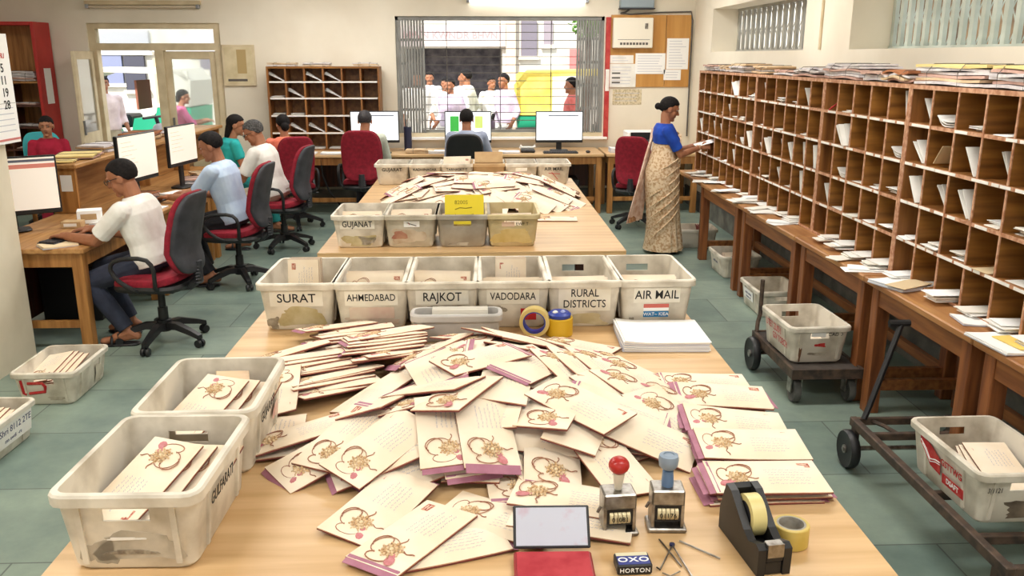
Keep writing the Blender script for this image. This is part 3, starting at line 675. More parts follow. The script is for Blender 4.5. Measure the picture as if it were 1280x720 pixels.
bundle(2.43, 4.84, ZT, .24, .24, 4, 'small bundle with a curled brown cover on the rack top', .12, 4, .015, sag=.09)
bundle(2.44, 4.30, ZT, .28, .60, 6, 'tall yellow topped stack of files near the right edge on the rack top', .03, 3, .0165, sag=.03)
bundle(2.44, 3.72, ZT, .28, .46, 6, 'yellow topped stack of files cut by the right edge of the picture', -.05, 3, .0165)
# ================================================================== RACK ON THE BACK DESK, RED BOOKCASE
t = thing('pigeonhole_rack', 'small brown pigeonhole rack of six columns standing on the back desk', 'rack', (-2.70, 11.40, .761))
BZ = [0, .215, .435, .655, .86, 1.06]; BWD = 1.43; BC = BWD / 6; dp = .29
MB().box((0, dp - .012, 0), (BWD, dp, 1.06), RACK).build('back_panel', t)
for x in (0, BWD - .022): MB().box((x, 0, 0), (x + .022, dp - .013, 1.06), RACKZ, .002).build('side_panel', t)
MB().box((.023, 0, 1.035), (BWD - .023, dp - .013, 1.06), RACKX, .002).build('top_panel', t)
for k in range(5):
    MB().box((.023, .002, BZ[k]), (BWD - .023, dp - .013, BZ[k] + .018), RACKX).build('shelf', t)
    if k: MB().box((.03, -.002, BZ[k] - .002), (BWD - .03, .0018, BZ[k] + .018), PAPER).build('label_strip', t)
for i in range(1, 6):
    b = MB()
    for k in range(5): b.box((i * BC - .011, -.0045, BZ[k] + .0185), (i * BC + .011, dp - .013, BZ[k + 1] - (.026 if k == 4 else 0.003)), RACKZ)
    b.build('divider', t)
for (k, c, s) in ((4, 0, 'l'), (4, 2, 'l'), (4, 3, 'l'), (3, 0, 's'), (3, 1, 'l'), (3, 3, 'l'), (2, 1, 's'), (2, 0, 's'), (1, 1, 'l'), (1, 2, 'l'), (1, 3, 'l'), (0, 2, 's'), (0, 3, 's'), (0, 1, 's')):
    for i in range(3):
        z = .761 + BZ[k] + .019; x = -2.70 + (c + .5) * BC; lab = 'white letters in the %s row, %s column of the small back rack' % (ROWN[k], ORD[c + 1]); g = 'letters in the small back rack %s row column %s' % (ROWN[k], ORD[c + 1])
        if s == 's': letter(LET[1], (x + rc.uniform(-.01, .01), 11.52, z + i * .007), (0, 0, PI / 2 + rc.uniform(-.04, .04)), lab, g)
        else:
            a = R(34 - 5 * i); letter(LET[1], (x - .012 + .0 * i, 11.50, z + .052 + i * .004 - .005 * i), (a * 1.0, 0, PI / 2), lab, g) if False else letter(LET[0], (x, 11.50, z + .05 - .006 * i), (0, a, 0), lab, g)
for x, l, lab in ((-2.52, .36, 'flat brown bundle at the left on the small back rack'), (-2.06, .34, 'grey bundle in the middle on the small back rack'), (-1.46, .30, 'grey bundle at the right on the small back rack')):
    bundle(x, 11.53, .761 + 1.062, .2, l, 3, lab, PI / 2, 0 if 'brown' in lab else 2, .013)
# red bookcase in the hall
t = thing('bookcase', 'tall red bookcase with brown shelves against the back wall behind the counter', 'bookcase', (-5.98, 11.3, 0))
RB = mat('red bookcase side', (192, 48, 42), .5, c2=(176, 38, 34), scale=3); W_ = .5
MB().box((.46, 0, 0), (.5, .42, 2.36), RB, .003).build('side_panel', t); MB().box((-.40, 0, 0), (-.36, .42, 2.36), RB, .003).build('side_panel', t)
MB().box((-.359, .40, 0), (.459, .42, 2.36), WOODGZ).build('back_panel', t); MB().box((-.359, 0, 2.32), (.459, .399, 2.36), RB).build('top_panel', t); MB().box((.03, .02, .05), (.05, .399, 1.60), DARKWOOD).build('upright', t)
for z in (.05, .45, .78, 1.06, 1.33, 1.62): MB().box((-.359, .01, z), (.459, .399, z + .022), DARKWOOD if z < 1.6 else WOODGZ).build('shelf', t)
b = MB(); b.box((.501, .12, 1.36), (.503, .3, 1.80), PAPERW); b.build('paper_notice', t)
bundle(-5.75, 11.45, 1.643, .22, .34, 6, 'stack of grey papers on the upper shelf of the red bookcase', PI / 2, 2, .02)
for i, z in enumerate((1.083, 1.353, .803)): bundle(-5.74, 11.45, z, .22, .3, 2, 'thin papers on the %s open shelf below the grey stack in the bookcase' % ['second', 'first', 'third'][i], PI / 2, 2, .012)

# ================================================================== OFFICE CHAIRS (local +X is forward)
def office_chair(loc, rz, lab, shell=None, arms=True, base_rot=0, cushion=MAROON, name='office_chair'):
    shell = shell or BACKSH
    t = thing(name, lab, 'chair', loc, rz)
    for k in range(5):
        a = base_rot + k * 2 * PI / 5; M = Matrix.Rotation(a, 4, 'Z')
        b = MB(); rr = []
        for x, z, w, h in ((.02, .135, .035, .03), (.12, .14, .03, .028), (.24, .105, .024, .022), (.31, .08, .022, .018)):
            rr.append([(x, -w, z - h), (x, w, z - h), (x, w * .8, z + h * .6), (x, -w * .8, z + h * .6)])
        b.loft(rr, BLACK, M=M); arm = b.build('base_arm', t, True, 30)
        b = MB()
        for s in (-1, 1):
            b.lathe([(.006, -.011), (.026, -.011), (.029, -.006), (.029, .006), (.026, .011), (.006, .011)], BLACK, 14, M @ Matrix.Translation((.30, s * .017, .03)) @ Matrix.Rotation(PI / 2, 4, 'X'))
        b.box((.285, -.007, .03), (.315, .007, .07), BLACK, 0, M); b.build('caster', arm, True)
    b = MB(); b.lathe([(.045, .09), (.05, .17), (.034, .175), (.034, .26), (.024, .262), (.024, .40), (.0, .40)], BLACK, 16); b.build('gas_lift', t, True)
    b = MB(); b.box((-.15, -.11, .385), (.12, .11, .415), BLACK, .01); b.rod((.05, -.1, .40), (.05, -.24, .385), .007, BLACK); b.sell(.02, .035, .01, BLACK, M=Matrix.Translation((.05, -.255, .383))); b.build('tilt_mechanism', t, True)
    b = MB(); b.sell(.245, .235, .035, BLACK, .5, .55, 28, 8, Matrix.Translation((0.02, 0, .435))); b.build('seat_shell', t, True)
    def seatf(p):
        q = p.copy()
        if q.x > .1: q.z -= (q.x - .1) ** 2 * 1.4
        if q.x < -.1: q.z += (-q.x - .1) * .25
        return q
    b = MB(); b.sell(.24, .23, .04, cushion, .5, .55, 32, 10, Matrix.Translation((0.02, 0, .475)), seatf); b.build('seat', t, True)
    # backrest: curved pad leaning back
    def bf(p, off=0):
        v = p.z / .28; q = p.copy()
        q.x += -.02 - .07 * max(0, v) ** 1.6 + .035 * math.exp(-((v + .35) / .35) ** 2) + (p.y / .21) ** 2 * .035
        q.y *= 1 - .12 * max(0, v) ** 2 - .10 * max(0, -v) ** 2
        return q
    MT = Matrix.Translation((-.235, 0, .80))
    b = MB(); b.sell(.03, .215, .28, cushion, .45, .55, 28, 22, MT @ Matrix.Translation((.012, 0, 0)), bf); b.build('backrest', t, True)
    b = MB(); b.sell(.03, .205, .275, shell, .45, .55, 28, 22, MT @ Matrix.Translation((-.022, 0, 0)), bf); b.build('back_shell', t, True)
    b = MB(); b.tube([(-.12, 0, .405), (-.22, 0, .42), (-.285, 0, .47), (-.29, 0, .60)], [.028, .03, .034, .03], BLACK2, 10)
    for k in range(6): b.tube([(-.285 + .022 * math.cos(PI * j / 4), .036 * math.sin(PI * j / 4), .45 + k * .022) for j in range(9)], .008, BLACK2, 5)
    b.build('back_bracket', t, True)
    if arms:
        for s in (-1, 1):
            b = MB(); pts = [(-.10, s * .20, .43), (-.10, s * .25, .46), (-.11, s * .265, .58), (-.07, s * .268, .655), (.05, s * .268, .665), (.16, s * .268, .64), (.19, s * .262, .58), (.14, s * .255, .50), (.05, s * .24, .44), (.03, s * .20, .43)]
            P = []
            for i in range(len(pts) - 1):
                for q in (0, .5):
                    p0 = Vector(pts[max(i - 1, 0)]); p1 = Vector(pts[i]); p2 = Vector(pts[i + 1]); p3 = Vector(pts[min(i + 2, len(pts) - 1)])
                    P.append(.5 * ((2 * p1) + (-p0 + p2) * q + (2 * p0 - 5 * p1 + 4 * p2 - p3) * q * q + (-p0 + 3 * p1 - 3 * p2 + p3) * q ** 3))
            P.append(Vector(pts[-1])); b.tube(P, .015, BLACK, 8); b.build('armrest', t, True)
    return t
CH = {}
office_chair((-2.22, 5.86, 0), R(172), 'maroon office chair with dark shell under the man in the white shirt at the front', base_rot=R(20))
office_chair((-2.12, 7.48, 0), R(176), 'maroon office chair with dark shell under the man in the light blue shirt', base_rot=R(50))
office_chair((-2.04, 8.92, 0), R(172), 'maroon office chair with dark shell under the grey haired man in glasses', base_rot=R(10))
office_chair((-2.16, 10.12, 0), R(112), 'maroon office chair behind the woman in orange', shell=MAROON, base_rot=R(30))
office_chair((-1.36, 10.32, 0), R(90), 'maroon office chair with its back to the camera under the man at the left monitor', shell=MAROON, base_rot=R(54)).scale = (1.08, 1.12, 1.05)
office_chair((-.17, 10.42, 0), R(90), 'black office chair under the man at the middle back monitor', shell=BLACK, cushion=BLACK, base_rot=R(54)).scale = (1.05, 1.05, 1.0)
office_chair((1.84, 10.0, 0), R(65), 'empty maroon office chair at the corner desk behind the woman in the sari', shell=MAROON, base_rot=R(10))
office_chair((-5.06, 10.35, 0), R(-55), 'teal backed chair under the woman in red', shell=mat('teal upholstery', (64, 176, 182), .8), cushion=mat('teal upholstery', (64, 176, 182), .8), arms=False)

# ================================================================== MONITORS AND DESK THINGS
def monitor(loc, rz, lab, w=.56, h=.34, scr=SCREEN, kind=0, zb=.12, tilt=0):
    """local -Y is the screen side"""
    t = thing('monitor', lab, 'monitor', loc, rz)
    T = Matrix.Rotation(R(tilt), 4, 'X')
    b = MB(); b.box((-w / 2, -.012, zb), (w / 2, .022, zb + h), BLACK, .006); b.box((-w / 2 + .05, .022, zb + .06), (w / 2 - .05, .05, zb + h - .06), BLACK, .01); b.build('housing', t)
    b = MB(); b.box((-w / 2 + .012, -.0145, zb + .035), (w / 2 - .012, -.012, zb + h - .012), scr); so = b.build('screen', t)
    b = MB(); X0, X1, Z0, Z1 = -w / 2 + .012, w / 2 - .012, zb + .035, zb + h - .012; y = -.0155
    if kind == 0:
        b.box((X0, y, Z1 - .03), (X1, -.0145, Z1 - .012), ZONED); b.box((X0, y, Z1 - .075), (X1, -.0145, Z1 - .045), ZONE)
        for i in range(5): b.box((X0 + .03, y, Z1 - .11 - i * .03), (X0 + .12 + .05 * (i % 3), -.0145, Z1 - .106 - i * .03), mat('screen text', (190, 180, 170), .4, emit=.4))
    elif kind == 1: b.box((X0 + .15, y, Z1 - .05), (X1 - .05, -.0145, Z1 - .038), ZONED)
    elif kind == 2: MB().box((X0 + .06, y, Z1 - .24), (X0 + .17, -.0145, Z1 - .05), ZONEG).build('screen_tile', so); b.box((X1 - .2, y, Z1 - .2), (X1 - .1, -.0145, Z1 - .05), ZONEY)
    else:
        for i in range(6): b.box((X0 + .04, y, Z1 - .05 - i * .035), (X0 + .2 + .04 * (i % 3), -.0145, Z1 - .046 - i * .035), mat('screen text', (190, 180, 170), .4, emit=.4))
    b.build('screen_content', so)
    b = MB(); b.box((-.035, .02, .012), (.035, .045, zb + .12), BLACK, .006); b.build('stand_neck', t); b = MB(); b.sell(.12, .09, .011, BLACK, .4, .6, 24, 6, Matrix.Translation((0, .03, .0115))); b.build('stand_base', t, True)
    return t
monitor((-3.36, 6.24, DH), R(32), 'large monitor with a red banded page in front, beside the left wall', .66, .42, kind=0, zb=.12)
monitor((-2.90, 7.46, DH), R(82), 'monitor with a pale page on the desk of the man in white', .62, .40, kind=3, zb=.20)
monitor((-2.84, 8.42, DH), R(82), 'monitor with a pale page beside the man in blue', .56, .38, kind=3, zb=.22)
monitor((-1.33, 11.22, .76), 0, 'monitor with a blue white page at the left back desk', .62, .40, SCREENB, 1, .115)
monitor((-.14, 11.22, .76), 0, 'monitor with green tiles in front of the back window', .60, .40, SCREENB, 2, .11)
monitor((1.03, 11.2, .76), 0, 'monitor with a blank page at the right of the back window', .61, .40, SCREENB, 1, .11)
def keyboard(loc, rz, lab):
    t = thing('keyboard', lab, 'keyboard', loc, rz); MB().box((-.22, -.07, 0), (.22, .07, .018), BLACK, .005).build('case', t)
    b = MB()
    for r in range(5):
        for c in range(14): b.box((-.208 + c * .0297, -.06 + r * .0245, .018), (-.208 + c * .0297 + .025, -.06 + r * .0245 + .02, .025), BLACK2)
    b.build('keys', t)
keyboard((-2.86, 5.98, DH), R(76), 'black keyboard under the hands of the man in the white shirt')
keyboard((-2.84, 7.55, DH), R(85), 'black keyboard in front of the man in the light blue shirt')
keyboard((1.03, 10.97, .76), 0, 'black keyboard below the monitor at the right of the back window')
keyboard((-1.33, 10.98, .76), 0, 'black keyboard in front of the man at the left back monitor')
bl = [(-2.98, 6.62, .17, .13, .10, PAPERW, 'small white box beside the counter end on the front left desk', R(20)), (-3.02, 6.42, .14, .10, .05, CARD, 'small brown box in front of the white box on the front left desk', R(5))]
for x, y, w, d, h, m, lab, rz in bl:
    t = thing('small_box', lab, 'box', (x, y, DH), rz); MB().box((-w / 2, -d / 2, 0), (w / 2, d / 2, h), m, .003).build('carton', t); MB().box((-w * .35, -d / 2 - .001, h * .3), (w * .3, -d / 2, h * .75), PAPER if m is CARD else CARD).build('label', t)
sheaf((-2.83, 5.76, DH + .001), .22, .16, 3, 'loose papers at the near corner of the front left desk', R(40), mat('tan paper', (236, 214, 176), .8))
sheaf((-2.82, 6.62, DH + .001), .28, .2, 3, 'white papers beyond the keyboard on the front left desk', R(80))
sheaf((-2.74, 7.18, DH + .001), .3, .2, 2, 'white papers at the edge between the first two left desks', R(88))
sheaf((-2.80, 8.0, DH + .001), .26, .2, 4, 'white papers under the hands of the man in blue', R(70))
for i, (x, y, m, lab) in enumerate(((-2.98, 7.72, FOLD[4], 'brown bundle beside the second left monitor'), (-2.86, 8.72, FOLD[1], 'reddish bundle of files right of the third left monitor'), (-2.90, 9.1, FOLD[0], 'buff bundle of files at the far end of the left desks'))):
    bundle(x, y, DH + .001, .2, .28, 4, lab, .3 * i, [4, 1, 0][i], .014)
b = MB(); b.tube([(-3.0 + .06 * math.cos(a) , 7.95 + .05 * math.sin(a), DH + .008 + .006 * (k % 3)) for k, a in enumerate([i * .6 for i in range(24)])], .007, PAPER, 6); tag(b.build('cable_coil'), 'coiled white cable between the second and third left monitors', 'cable')
# on the raised counter
bundle(-3.40, 7.5, 1.121, .34, .46, 2, 'yellow file lying at the near end of the raised counter', R(15), 3, .016)
bundle(-3.42, 8.05, 1.121, .3, .4, 3, 'white papers behind the yellow file on the raised counter', R(-10), 2, .02)
bundle(-3.42, 7.12, 1.121, .3, .2, 1, 'thin yellow folder on the near corner of the raised counter', R(10), 3, .012)
bundle(-3.44, 9.0, 1.121, .3, .5, 4, 'brown wooden tray of papers on the raised counter', R(4), 4, .02)
bundle(-3.42, 9.6, 1.121, .25, .34, 3, 'white bundle at the far half of the raised counter', R(20), 2, .014)
# back desk things
t = thing('pen_holder', 'dark pen holder on the window sill beside the left back monitor', 'pen holder', (-.93, 11.42, .76))
MB().box((-.05, -.05, 0), (.05, .05, .012), BLACK).build('base', t); b = MB(); b.lathe([(.04, .01), (.05, .012), (.052, .30), (.046, .30), (.044, .02)], mat('dark blue cup', (40, 44, 70), .4), 16); b.build('cup', t, True)
b = MB()
for i in range(5): b.rod((.012 * math.cos(i * 1.3), .012 * math.sin(i * 1.3), .02), (.035 * math.cos(i * 1.3), .035 * math.sin(i * 1.3), .37 + .01 * i), .005, [PAPERW, BLUE, REDP, BLACK, PAPERW][i])
b.build('pens', t)
sheaf((-2.2, 11.0, .761), .3, .22, 4, 'white papers on the desk at the foot of the small back rack', 0)
sheaf((-1.85, 10.98, .761), .26, .2, 5, 'white pad on the left back desk beside the seated man', 0)
bundle(-.75, 11.1, .761, .22, .36, 3, 'tray of brown papers between the two seated men on the back desk', PI / 2, 0, .014)
sheaf((-.52, 11.02, .761), .24, .18, 9, 'thick white pad left of the man in grey at the back desk', 0)
sheaf((.38, 11.05, .761), .26, .2, 5, 'white papers right of the man in grey at the back desk', 0)
t = thing('telephone', 'black and white telephone left of the right back monitor', 'telephone', (.62, 11.1, .761)); MB().box((-.09, -.1, 0), (.09, .1, .04), BLACK, .012).build('base', t); b = MB(); b.tube([(-.1, -.02, .075), (-.07, -.02, .062), (.07, -.02, .062), (.1, -.02, .075)], [.028, .014, .014, .028], PAPER, 8); b.build('handset', t, True)
t = thing('computer_mouse', 'dark mouse right of the keyboard on the right back desk', 'mouse', (1.38, 10.97, .761)); b = MB(); b.sell(.03, .05, .017, BLACK, M=Matrix.Translation((0, 0, .017))); b.build('shell', t, True)
t = thing('printer', 'white laser printer on the back right corner desk', 'printer', (2.10, 11.28, .761))
b = MB(); b.box((-.2, -.18, 0), (.2, .18, .12), PAPERW, .012); b.box((-.2, -.02, .12), (.2, .18, .25), PAPERW, .012); b.box((-.2, -.18, .12), (-.16, -.02, .25), PAPERW, .008); b.box((.16, -.18, .12), (.2, -.02, .25), PAPERW, .008); b.build('body', t)
MB().box((-.155, -.03, .13), (.155, -.021, .23), BLACK).build('output_slot', t); MB().box((-.15, -.17, .121), (.15, -.035, .14), BLACK2).build('tray', t)
sheaf((1.80, 11.08, .761), .26, .2, 14, 'stack of white papers left of the printer', 0)
t = thing('bottle', 'small dark capped bottle on the corner desk behind the sari', 'bottle', (2.55, 11.2, .761)); b = MB(); b.lathe([(.0, 0), (.04, 0), (.042, .13), (.02, .16), (.02, .18)], mat('greenish bottle', (150, 160, 140), .3), 16); b.build('body', t, True); MB().lathe([(.022, .181), (.022, .21), (0, .211)], BLACK, 12).build('cap', t)
b = MB(); b.tube([(-1.98, 10.90, .7), (-1.97, 10.9, .5), (-1.90, 10.92, .3), (-1.78, 10.95, .12), (-1.6, 11.0, .01)], .012, BLACK, 6); tag(b.build('power_cable'), 'black cable hanging below the left back desk', 'cable')
t = thing('computer_tower', 'black computer tower under the right end of the back desk', 'computer', (1.18, 11.2, 0)); MB().box((-.1, -.22, 0), (.1, .22, .42), BLACK, .008).build('case', t); b = MB(); b.box((-.08, -.225, .28), (.08, -.22, .32), BLACK2); b.box((-.08, -.225, .34), (.08, -.22, .38), BLACK2); b.build('drive_bay', t)
t = thing('computer_tower', 'dark computer tower under the front left desk', 'computer', (-3.1, 6.5, 0)); MB().box((-.22, -.1, 0), (.22, .1, .42), BLACK, .008).build('case', t); MB().box((.2205, -.07, .3), (.224, .07, .36), BLACK2).build('drive_bay', t)
# ================================================================== ENVELOPES
EL, EW, ET = .32, .168, .009
re_ = random.Random(21)
def bulge(x, y, seed=0):
    return .005 * (1 - (2 * x / EL) ** 2) * (1 - (2 * y / EW) ** 2) + .0015 * math.sin(9 * x + seed) * math.cos(14 * y + seed)
def env_mesh(seed, blank=False, bend=0.0):
    b = MB(); nx, ny = 8, 5
    zt = lambda x, y: ET + bulge(x, y, seed) + bend * x * x
    P = [[(-EL / 2 + EL * i / nx, -EW / 2 + EW * j / ny) for j in range(ny + 1)] for i in range(nx + 1)]
    top = [(x, y, zt(x, y) if 0 < i < nx and 0 < j < ny else ET * .75 + bend * x * x) for i, r in enumerate(P) for j, (x, y) in enumerate(r)]
    bot = [(x, y, bend * x * x) for r in P for (x, y) in r]
    mid = [(x, y, ET * .42 + bend * x * x) for r in P for (x, y) in r]
    n1 = ny + 1; q = lambda i, j: i * n1 + j
    b.add(top, [(q(i, j), q(i + 1, j), q(i + 1, j + 1), q(i, j + 1)) for i in range(nx) for j in range(ny)], ENV)
    b.add(bot, [(q(i, j), q(i, j + 1), q(i + 1, j + 1), q(i + 1, j)) for i in range(nx) for j in range(ny)], ENVIN)
    per = [(i, 0) for i in range(nx)] + [(nx, j) for j in range(ny)] + [(i, ny) for i in range(nx, 0, -1)] + [(0, j) for j in range(ny, 0, -1)]
    N = len(per)
    b.add([mid[q(*p)] for p in per] + [top[q(*p)] for p in per], [(k, (k + 1) % N, N + (k + 1) % N, N + k) for k in range(N)], ENVEDGE)
    b.add([bot[q(*p)] for p in per] + [mid[q(*p)] for p in per], [(k, (k + 1) % N, N + (k + 1) % N, N + k) for k in range(N)], ENVIN)
    rr = random.Random(seed)
    if not blank:   # handwriting: short ink strokes on the right half
        for ln in range(6):
            y = .022 - ln * .014; x = -.005 + rr.uniform(0, .01); xe = .125 - rr.uniform(0, .04)
            while x < xe:
                w = rr.uniform(.006, .016); yy = y + rr.uniform(-.0015, .0015)
                pts = [(x + w * k / 3, yy + (.0022 if k % 2 else -.0012), 0) for k in range(4)]
                for k in range(3):
                    a, c = pts[k], pts[k + 1]
                    vs = [(a[0], a[1] - .0006, 0), (c[0], c[1] - .0006, 0), (c[0], c[1] + .0007, 0), (a[0], a[1] + .0007, 0)]
                    b.add([(vx, vy, zt(vx, vy) + .0006) for vx, vy, _ in vs], [(0, 1, 2, 3)], INK)
                x += w + .004
    else:           # back of an envelope: flap seams
        for (x0, y0, x1, y1) in ((-EL / 2 + .01, EW / 2 - .008, 0, -.02), (0, -.02, EL / 2 - .01, EW / 2 - .008)):
            for k in range(6):
                a = (x0 + (x1 - x0) * k / 6, y0 + (y1 - y0) * k / 6); c = (x0 + (x1 - x0) * (k + 1) / 6, y0 + (y1 - y0) * (k + 1) / 6)
                b.add([(p[0], p[1] + d, zt(*p) + .0006) for p, d in ((a, -.001), (c, -.001), (c, .001), (a, .001))], [(0, 1, 2, 3)], STAMPR)
    return b.mesh('envelope', True, 50)
def rakhi_mesh(seed):
    rr = random.Random(100 + seed); b = MB(); zc = lambda x, y: ET + bulge(x, y) + .0022
    cx, cy = -.085 + rr.uniform(-.008, .008), -.008 + rr.uniform(-.01, .01)
    def loop(pts, r): b.tube([(x, y, zc(x, y)) for x, y in pts], r, THREAD, 5)
    loop([(cx + .02 + .034 * math.cos(a) * .8, cy + .044 + .026 * math.sin(a)) for a in [-2.2 + k * .42 for k in range(12)]], .0016)
    loop([(cx - .036 + .018 * math.cos(a), cy + .018 + .034 * math.sin(a)) for a in [.6 + k * .45 for k in range(11)]], .0016)
    loop([(cx + .006 + .004 * math.sin(k * 1.2), cy - .02 - k * .0062) for k in range(8)], .0016)
    loop([(cx + .01 + .05 * math.cos(a) * .7, cy + .03 + .036 * math.sin(a)) for a in [-.9 + k * .3 for k in range(14)]], .0013)
    loop([(cx + .02 + k * .006, cy - .006 + .004 * math.sin(k)) for k in range(7)], .0015)
    for ring, rad, sz in ((1, 0, .007), (8, .0135, .0056), (13, .0235, .0048), (9, .031, .0030)):
        for k in range(ring):
            a = 2 * PI * k / ring; x, y = cx + rad * math.cos(a), cy + rad * math.sin(a)
            b.sell(sz, sz, sz * .8, BEAD, nu=7, nv=5, M=Matrix.Translation((x, y, zc(x, y) + .001)))
    px, py = cx - .038, cy - .024
    b.sell(.020, .014, .0016, PETAL, nu=10, nv=4, M=Matrix.Translation((px, py, zc(px, py))) @ Matrix.Rotation(.5, 4, 'Z'))
    b.sell(.011, .010, .0018, PETAL, nu=10, nv=4, M=Matrix.Translation((px + .02, py + .006, zc(px, py) + .0008)))
    return b.mesh('rakhi', True)
def stamp_mesh():
    b = MB()
    for x0, y0 in ((.105, .040),):
        b.box((x0, y0, ET + .0012), (x0 + .034, y0 + .022, ET + .0022), STAMPR); b.box((x0 + .005, y0 + .006, ET + .0022), (x0 + .029, y0 + .008, ET + .0025), ENV); b.box((x0 + .007, y0 + .014, ET + .0022), (x0 + .027, y0 + .016, ET + .0025), ENV)
    return b.mesh('postage_stamp')
def flap_mesh(right=False):
    b = MB(); x = -EL / 2; s = -1 if right else 1
    b.loft([[(s * (x - .016), y, .0015), (s * (x + .012), y, ET + .0006), (s * (x + .012), y, ET - .002), (s * (x - .016), y, 0)] for y in (-EW / 2 + .004, -EW / 6, EW / 6, EW / 2 - .004)], PURP)
    return b.mesh('flap')
ENVM = [env_mesh(s, False, bd) for s, bd in ((1, 0), (2, .10), (3, -.06), (4, .05), (5, .15))]
ENVB = [env_mesh(7, True, .06), env_mesh(8, True, 0)]
RAKM = [rakhi_mesh(s) for s in range(3)]
STM = stamp_mesh(); FLM = [flap_mesh(), flap_mesh(True)]
def link(name, me, parent):
    o = bpy.data.objects.new(name, me); COL.objects.link(o); o.parent = parent; return o
def envelope(M, lab, group=None, parts='rsf', blank=False, name='envelope'):
    o = bpy.data.objects.new(name, re_.choice(ENVB if blank else ENVM)); COL.objects.link(o); o.matrix_world = M; tag(o, lab, 'envelope', group)
    if not blank:
        if 'r' in parts: link('rakhi', re_.choice(RAKM), o)
        if 's' in parts: link('postage_stamp', STM, o)
    if 'f' in parts: link('flap', FLM[0], o)
    if 'g' in parts: link('flap', FLM[1], o)
    return o
class Heap:
    """drops flat envelopes one after another onto what already lies there"""
    def __init__(s, x0, x1, y0, y1, z): s.x0, s.y0, s.z0 = x0, y0, z; s.r = .01; s.g = np.full((int((x1 - x0) / s.r) + 1, int((y1 - y0) / s.r) + 1), z)
    def ij(s, x, y): return (np.clip(((x - s.x0) / s.r).round().astype(int), 0, s.g.shape[0] - 1), np.clip(((y - s.y0) / s.r).round().astype(int), 0, s.g.shape[1] - 1))
    def at(s, x, y): i, j = s.ij(np.array([x]), np.array([y])); return float(s.g[i, j][0])
    def drop(s, cx, cy, yaw, sink=.55, L=EL, W=EW, T=ET + .003, maxs=.45, dz=0, tilt=None):
        u = np.linspace(-L / 2, L / 2, 27); v = np.linspace(-W / 2, W / 2, 15); U, V = np.meshgrid(u, v, indexing='ij'); U = U.ravel(); V = V.ravel()
        X = cx + U * math.cos(yaw) - V * math.sin(yaw); Y = cy + U * math.sin(yaw) + V * math.cos(yaw)
        i, j = s.ij(X, Y); h = s.g[i, j]
        if tilt is None:
            A = np.c_[X - cx, Y - cy, np.ones_like(X)]; c = np.linalg.lstsq(A, h, rcond=None)[0]
            a, b = max(-maxs, min(maxs, c[0])), max(-maxs, min(maxs, c[1]))
        else: a, b = tilt
        pl = a * (X - cx) + b * (Y - cy); res = h - pl; base = float(np.quantile(res, sink * .5 + .5)) + dz
        n = Vector((-a, -b, 1)).normalized(); xd = Vector((math.cos(yaw), math.sin(yaw), a * math.cos(yaw) + b * math.sin(yaw)))
        s.g[i, j] = np.maximum(s.g[i, j], pl + base + T)
        return frame((cx, cy, base + .0008), xd, n)
    def put(s, cx, cy, z, yaw, a, b, L=EL, W=EW, T=ET):
        u = np.linspace(-L / 2, L / 2, 27); v = np.linspace(-W / 2, W / 2, 15); U, V = np.meshgrid(u, v, indexing='ij'); U = U.ravel(); V = V.ravel()
        X = cx + U * math.cos(yaw) - V * math.sin(yaw); Y = cy + U * math.sin(yaw) + V * math.cos(yaw); i, j = s.ij(X, Y)
        s.g[i, j] = np.maximum(s.g[i, j], z + a * (X - cx) + b * (Y - cy) + T)
        return frame((cx, cy, z), Vector((math.cos(yaw), math.sin(yaw), a * math.cos(yaw) + b * math.sin(yaw))), Vector((-a, -b, 1)).normalized())
# camera numbers only used to turn measured photo points into places on the table
FPX = 1077.0
def ground(u, v, z):
    m = cam.rotation_euler.to_matrix(); d = m @ Vector(((u - 640) / FPX, (360 - v) / FPX, -1)); t = (z - 1.95) / d.z
    return d.x * t, d.y * t
def two(r, s, z):
    """centre and yaw of an envelope from its rakhi-end and stamp-end"""
    a = ground(*r, z); b = ground(*s, z); yaw = math.atan2(b[1] - a[1], b[0] - a[0])
    return (a[0] + b[0]) / 2, (a[1] + b[1]) / 2, yaw
# ---- heap on the near table
H = Heap(-1.05, .985, 1.3, 3.66, .761)
def mound(x, y):
    e = ((x - .0) / .60) ** 2 + ((y - 2.80) / .56) ** 2
    f = max(0, 1 - e) ** .75 * .10
    e2 = ((x - .0) / .30) ** 2 + ((y - 3.02) / .40) ** 2
    return .761 + f + max(0, 1 - e2) * .035
rh = random.Random(9); nfill = 0; tries = 0
while tries < 2600 and nfill < 100:
    tries += 1
    x = rh.uniform(-.48, .46); y = rh.uniform(2.28, 3.28)
    if H.at(x, y) > mound(x, y) - .008: continue
    if x > .36 and (y < 2.45 or y > 3.1): continue
    if x < -.2 and y > 2.55: continue
    yaw = (R(30) if x < -.1 else R(-28) if x > .3 else R(90) if rh.random() < .4 else R(8)) + rh.gauss(0, .32) + (PI if rh.random() < .4 else 0)
    lowz = H.at(x, y) < mound(x, y) - .035
    M = H.drop(x, y, yaw, .5)
    zone = 'left' if x < -.22 else 'right' if x > .28 else 'middle'; dep = 'front' if y < 2.6 else 'back' if y > 2.95 else 'centre'
    envelope(M, 'rakhi envelope jumbled in the %s %s of the near heap' % (zone, dep), 'jumbled envelopes %s %s of the near heap' % (zone, dep), parts=rh.choice(['rsf', 'rs', 'rf', 'sf', 'rg']), blank=rh.random() < .12); nfill += 1
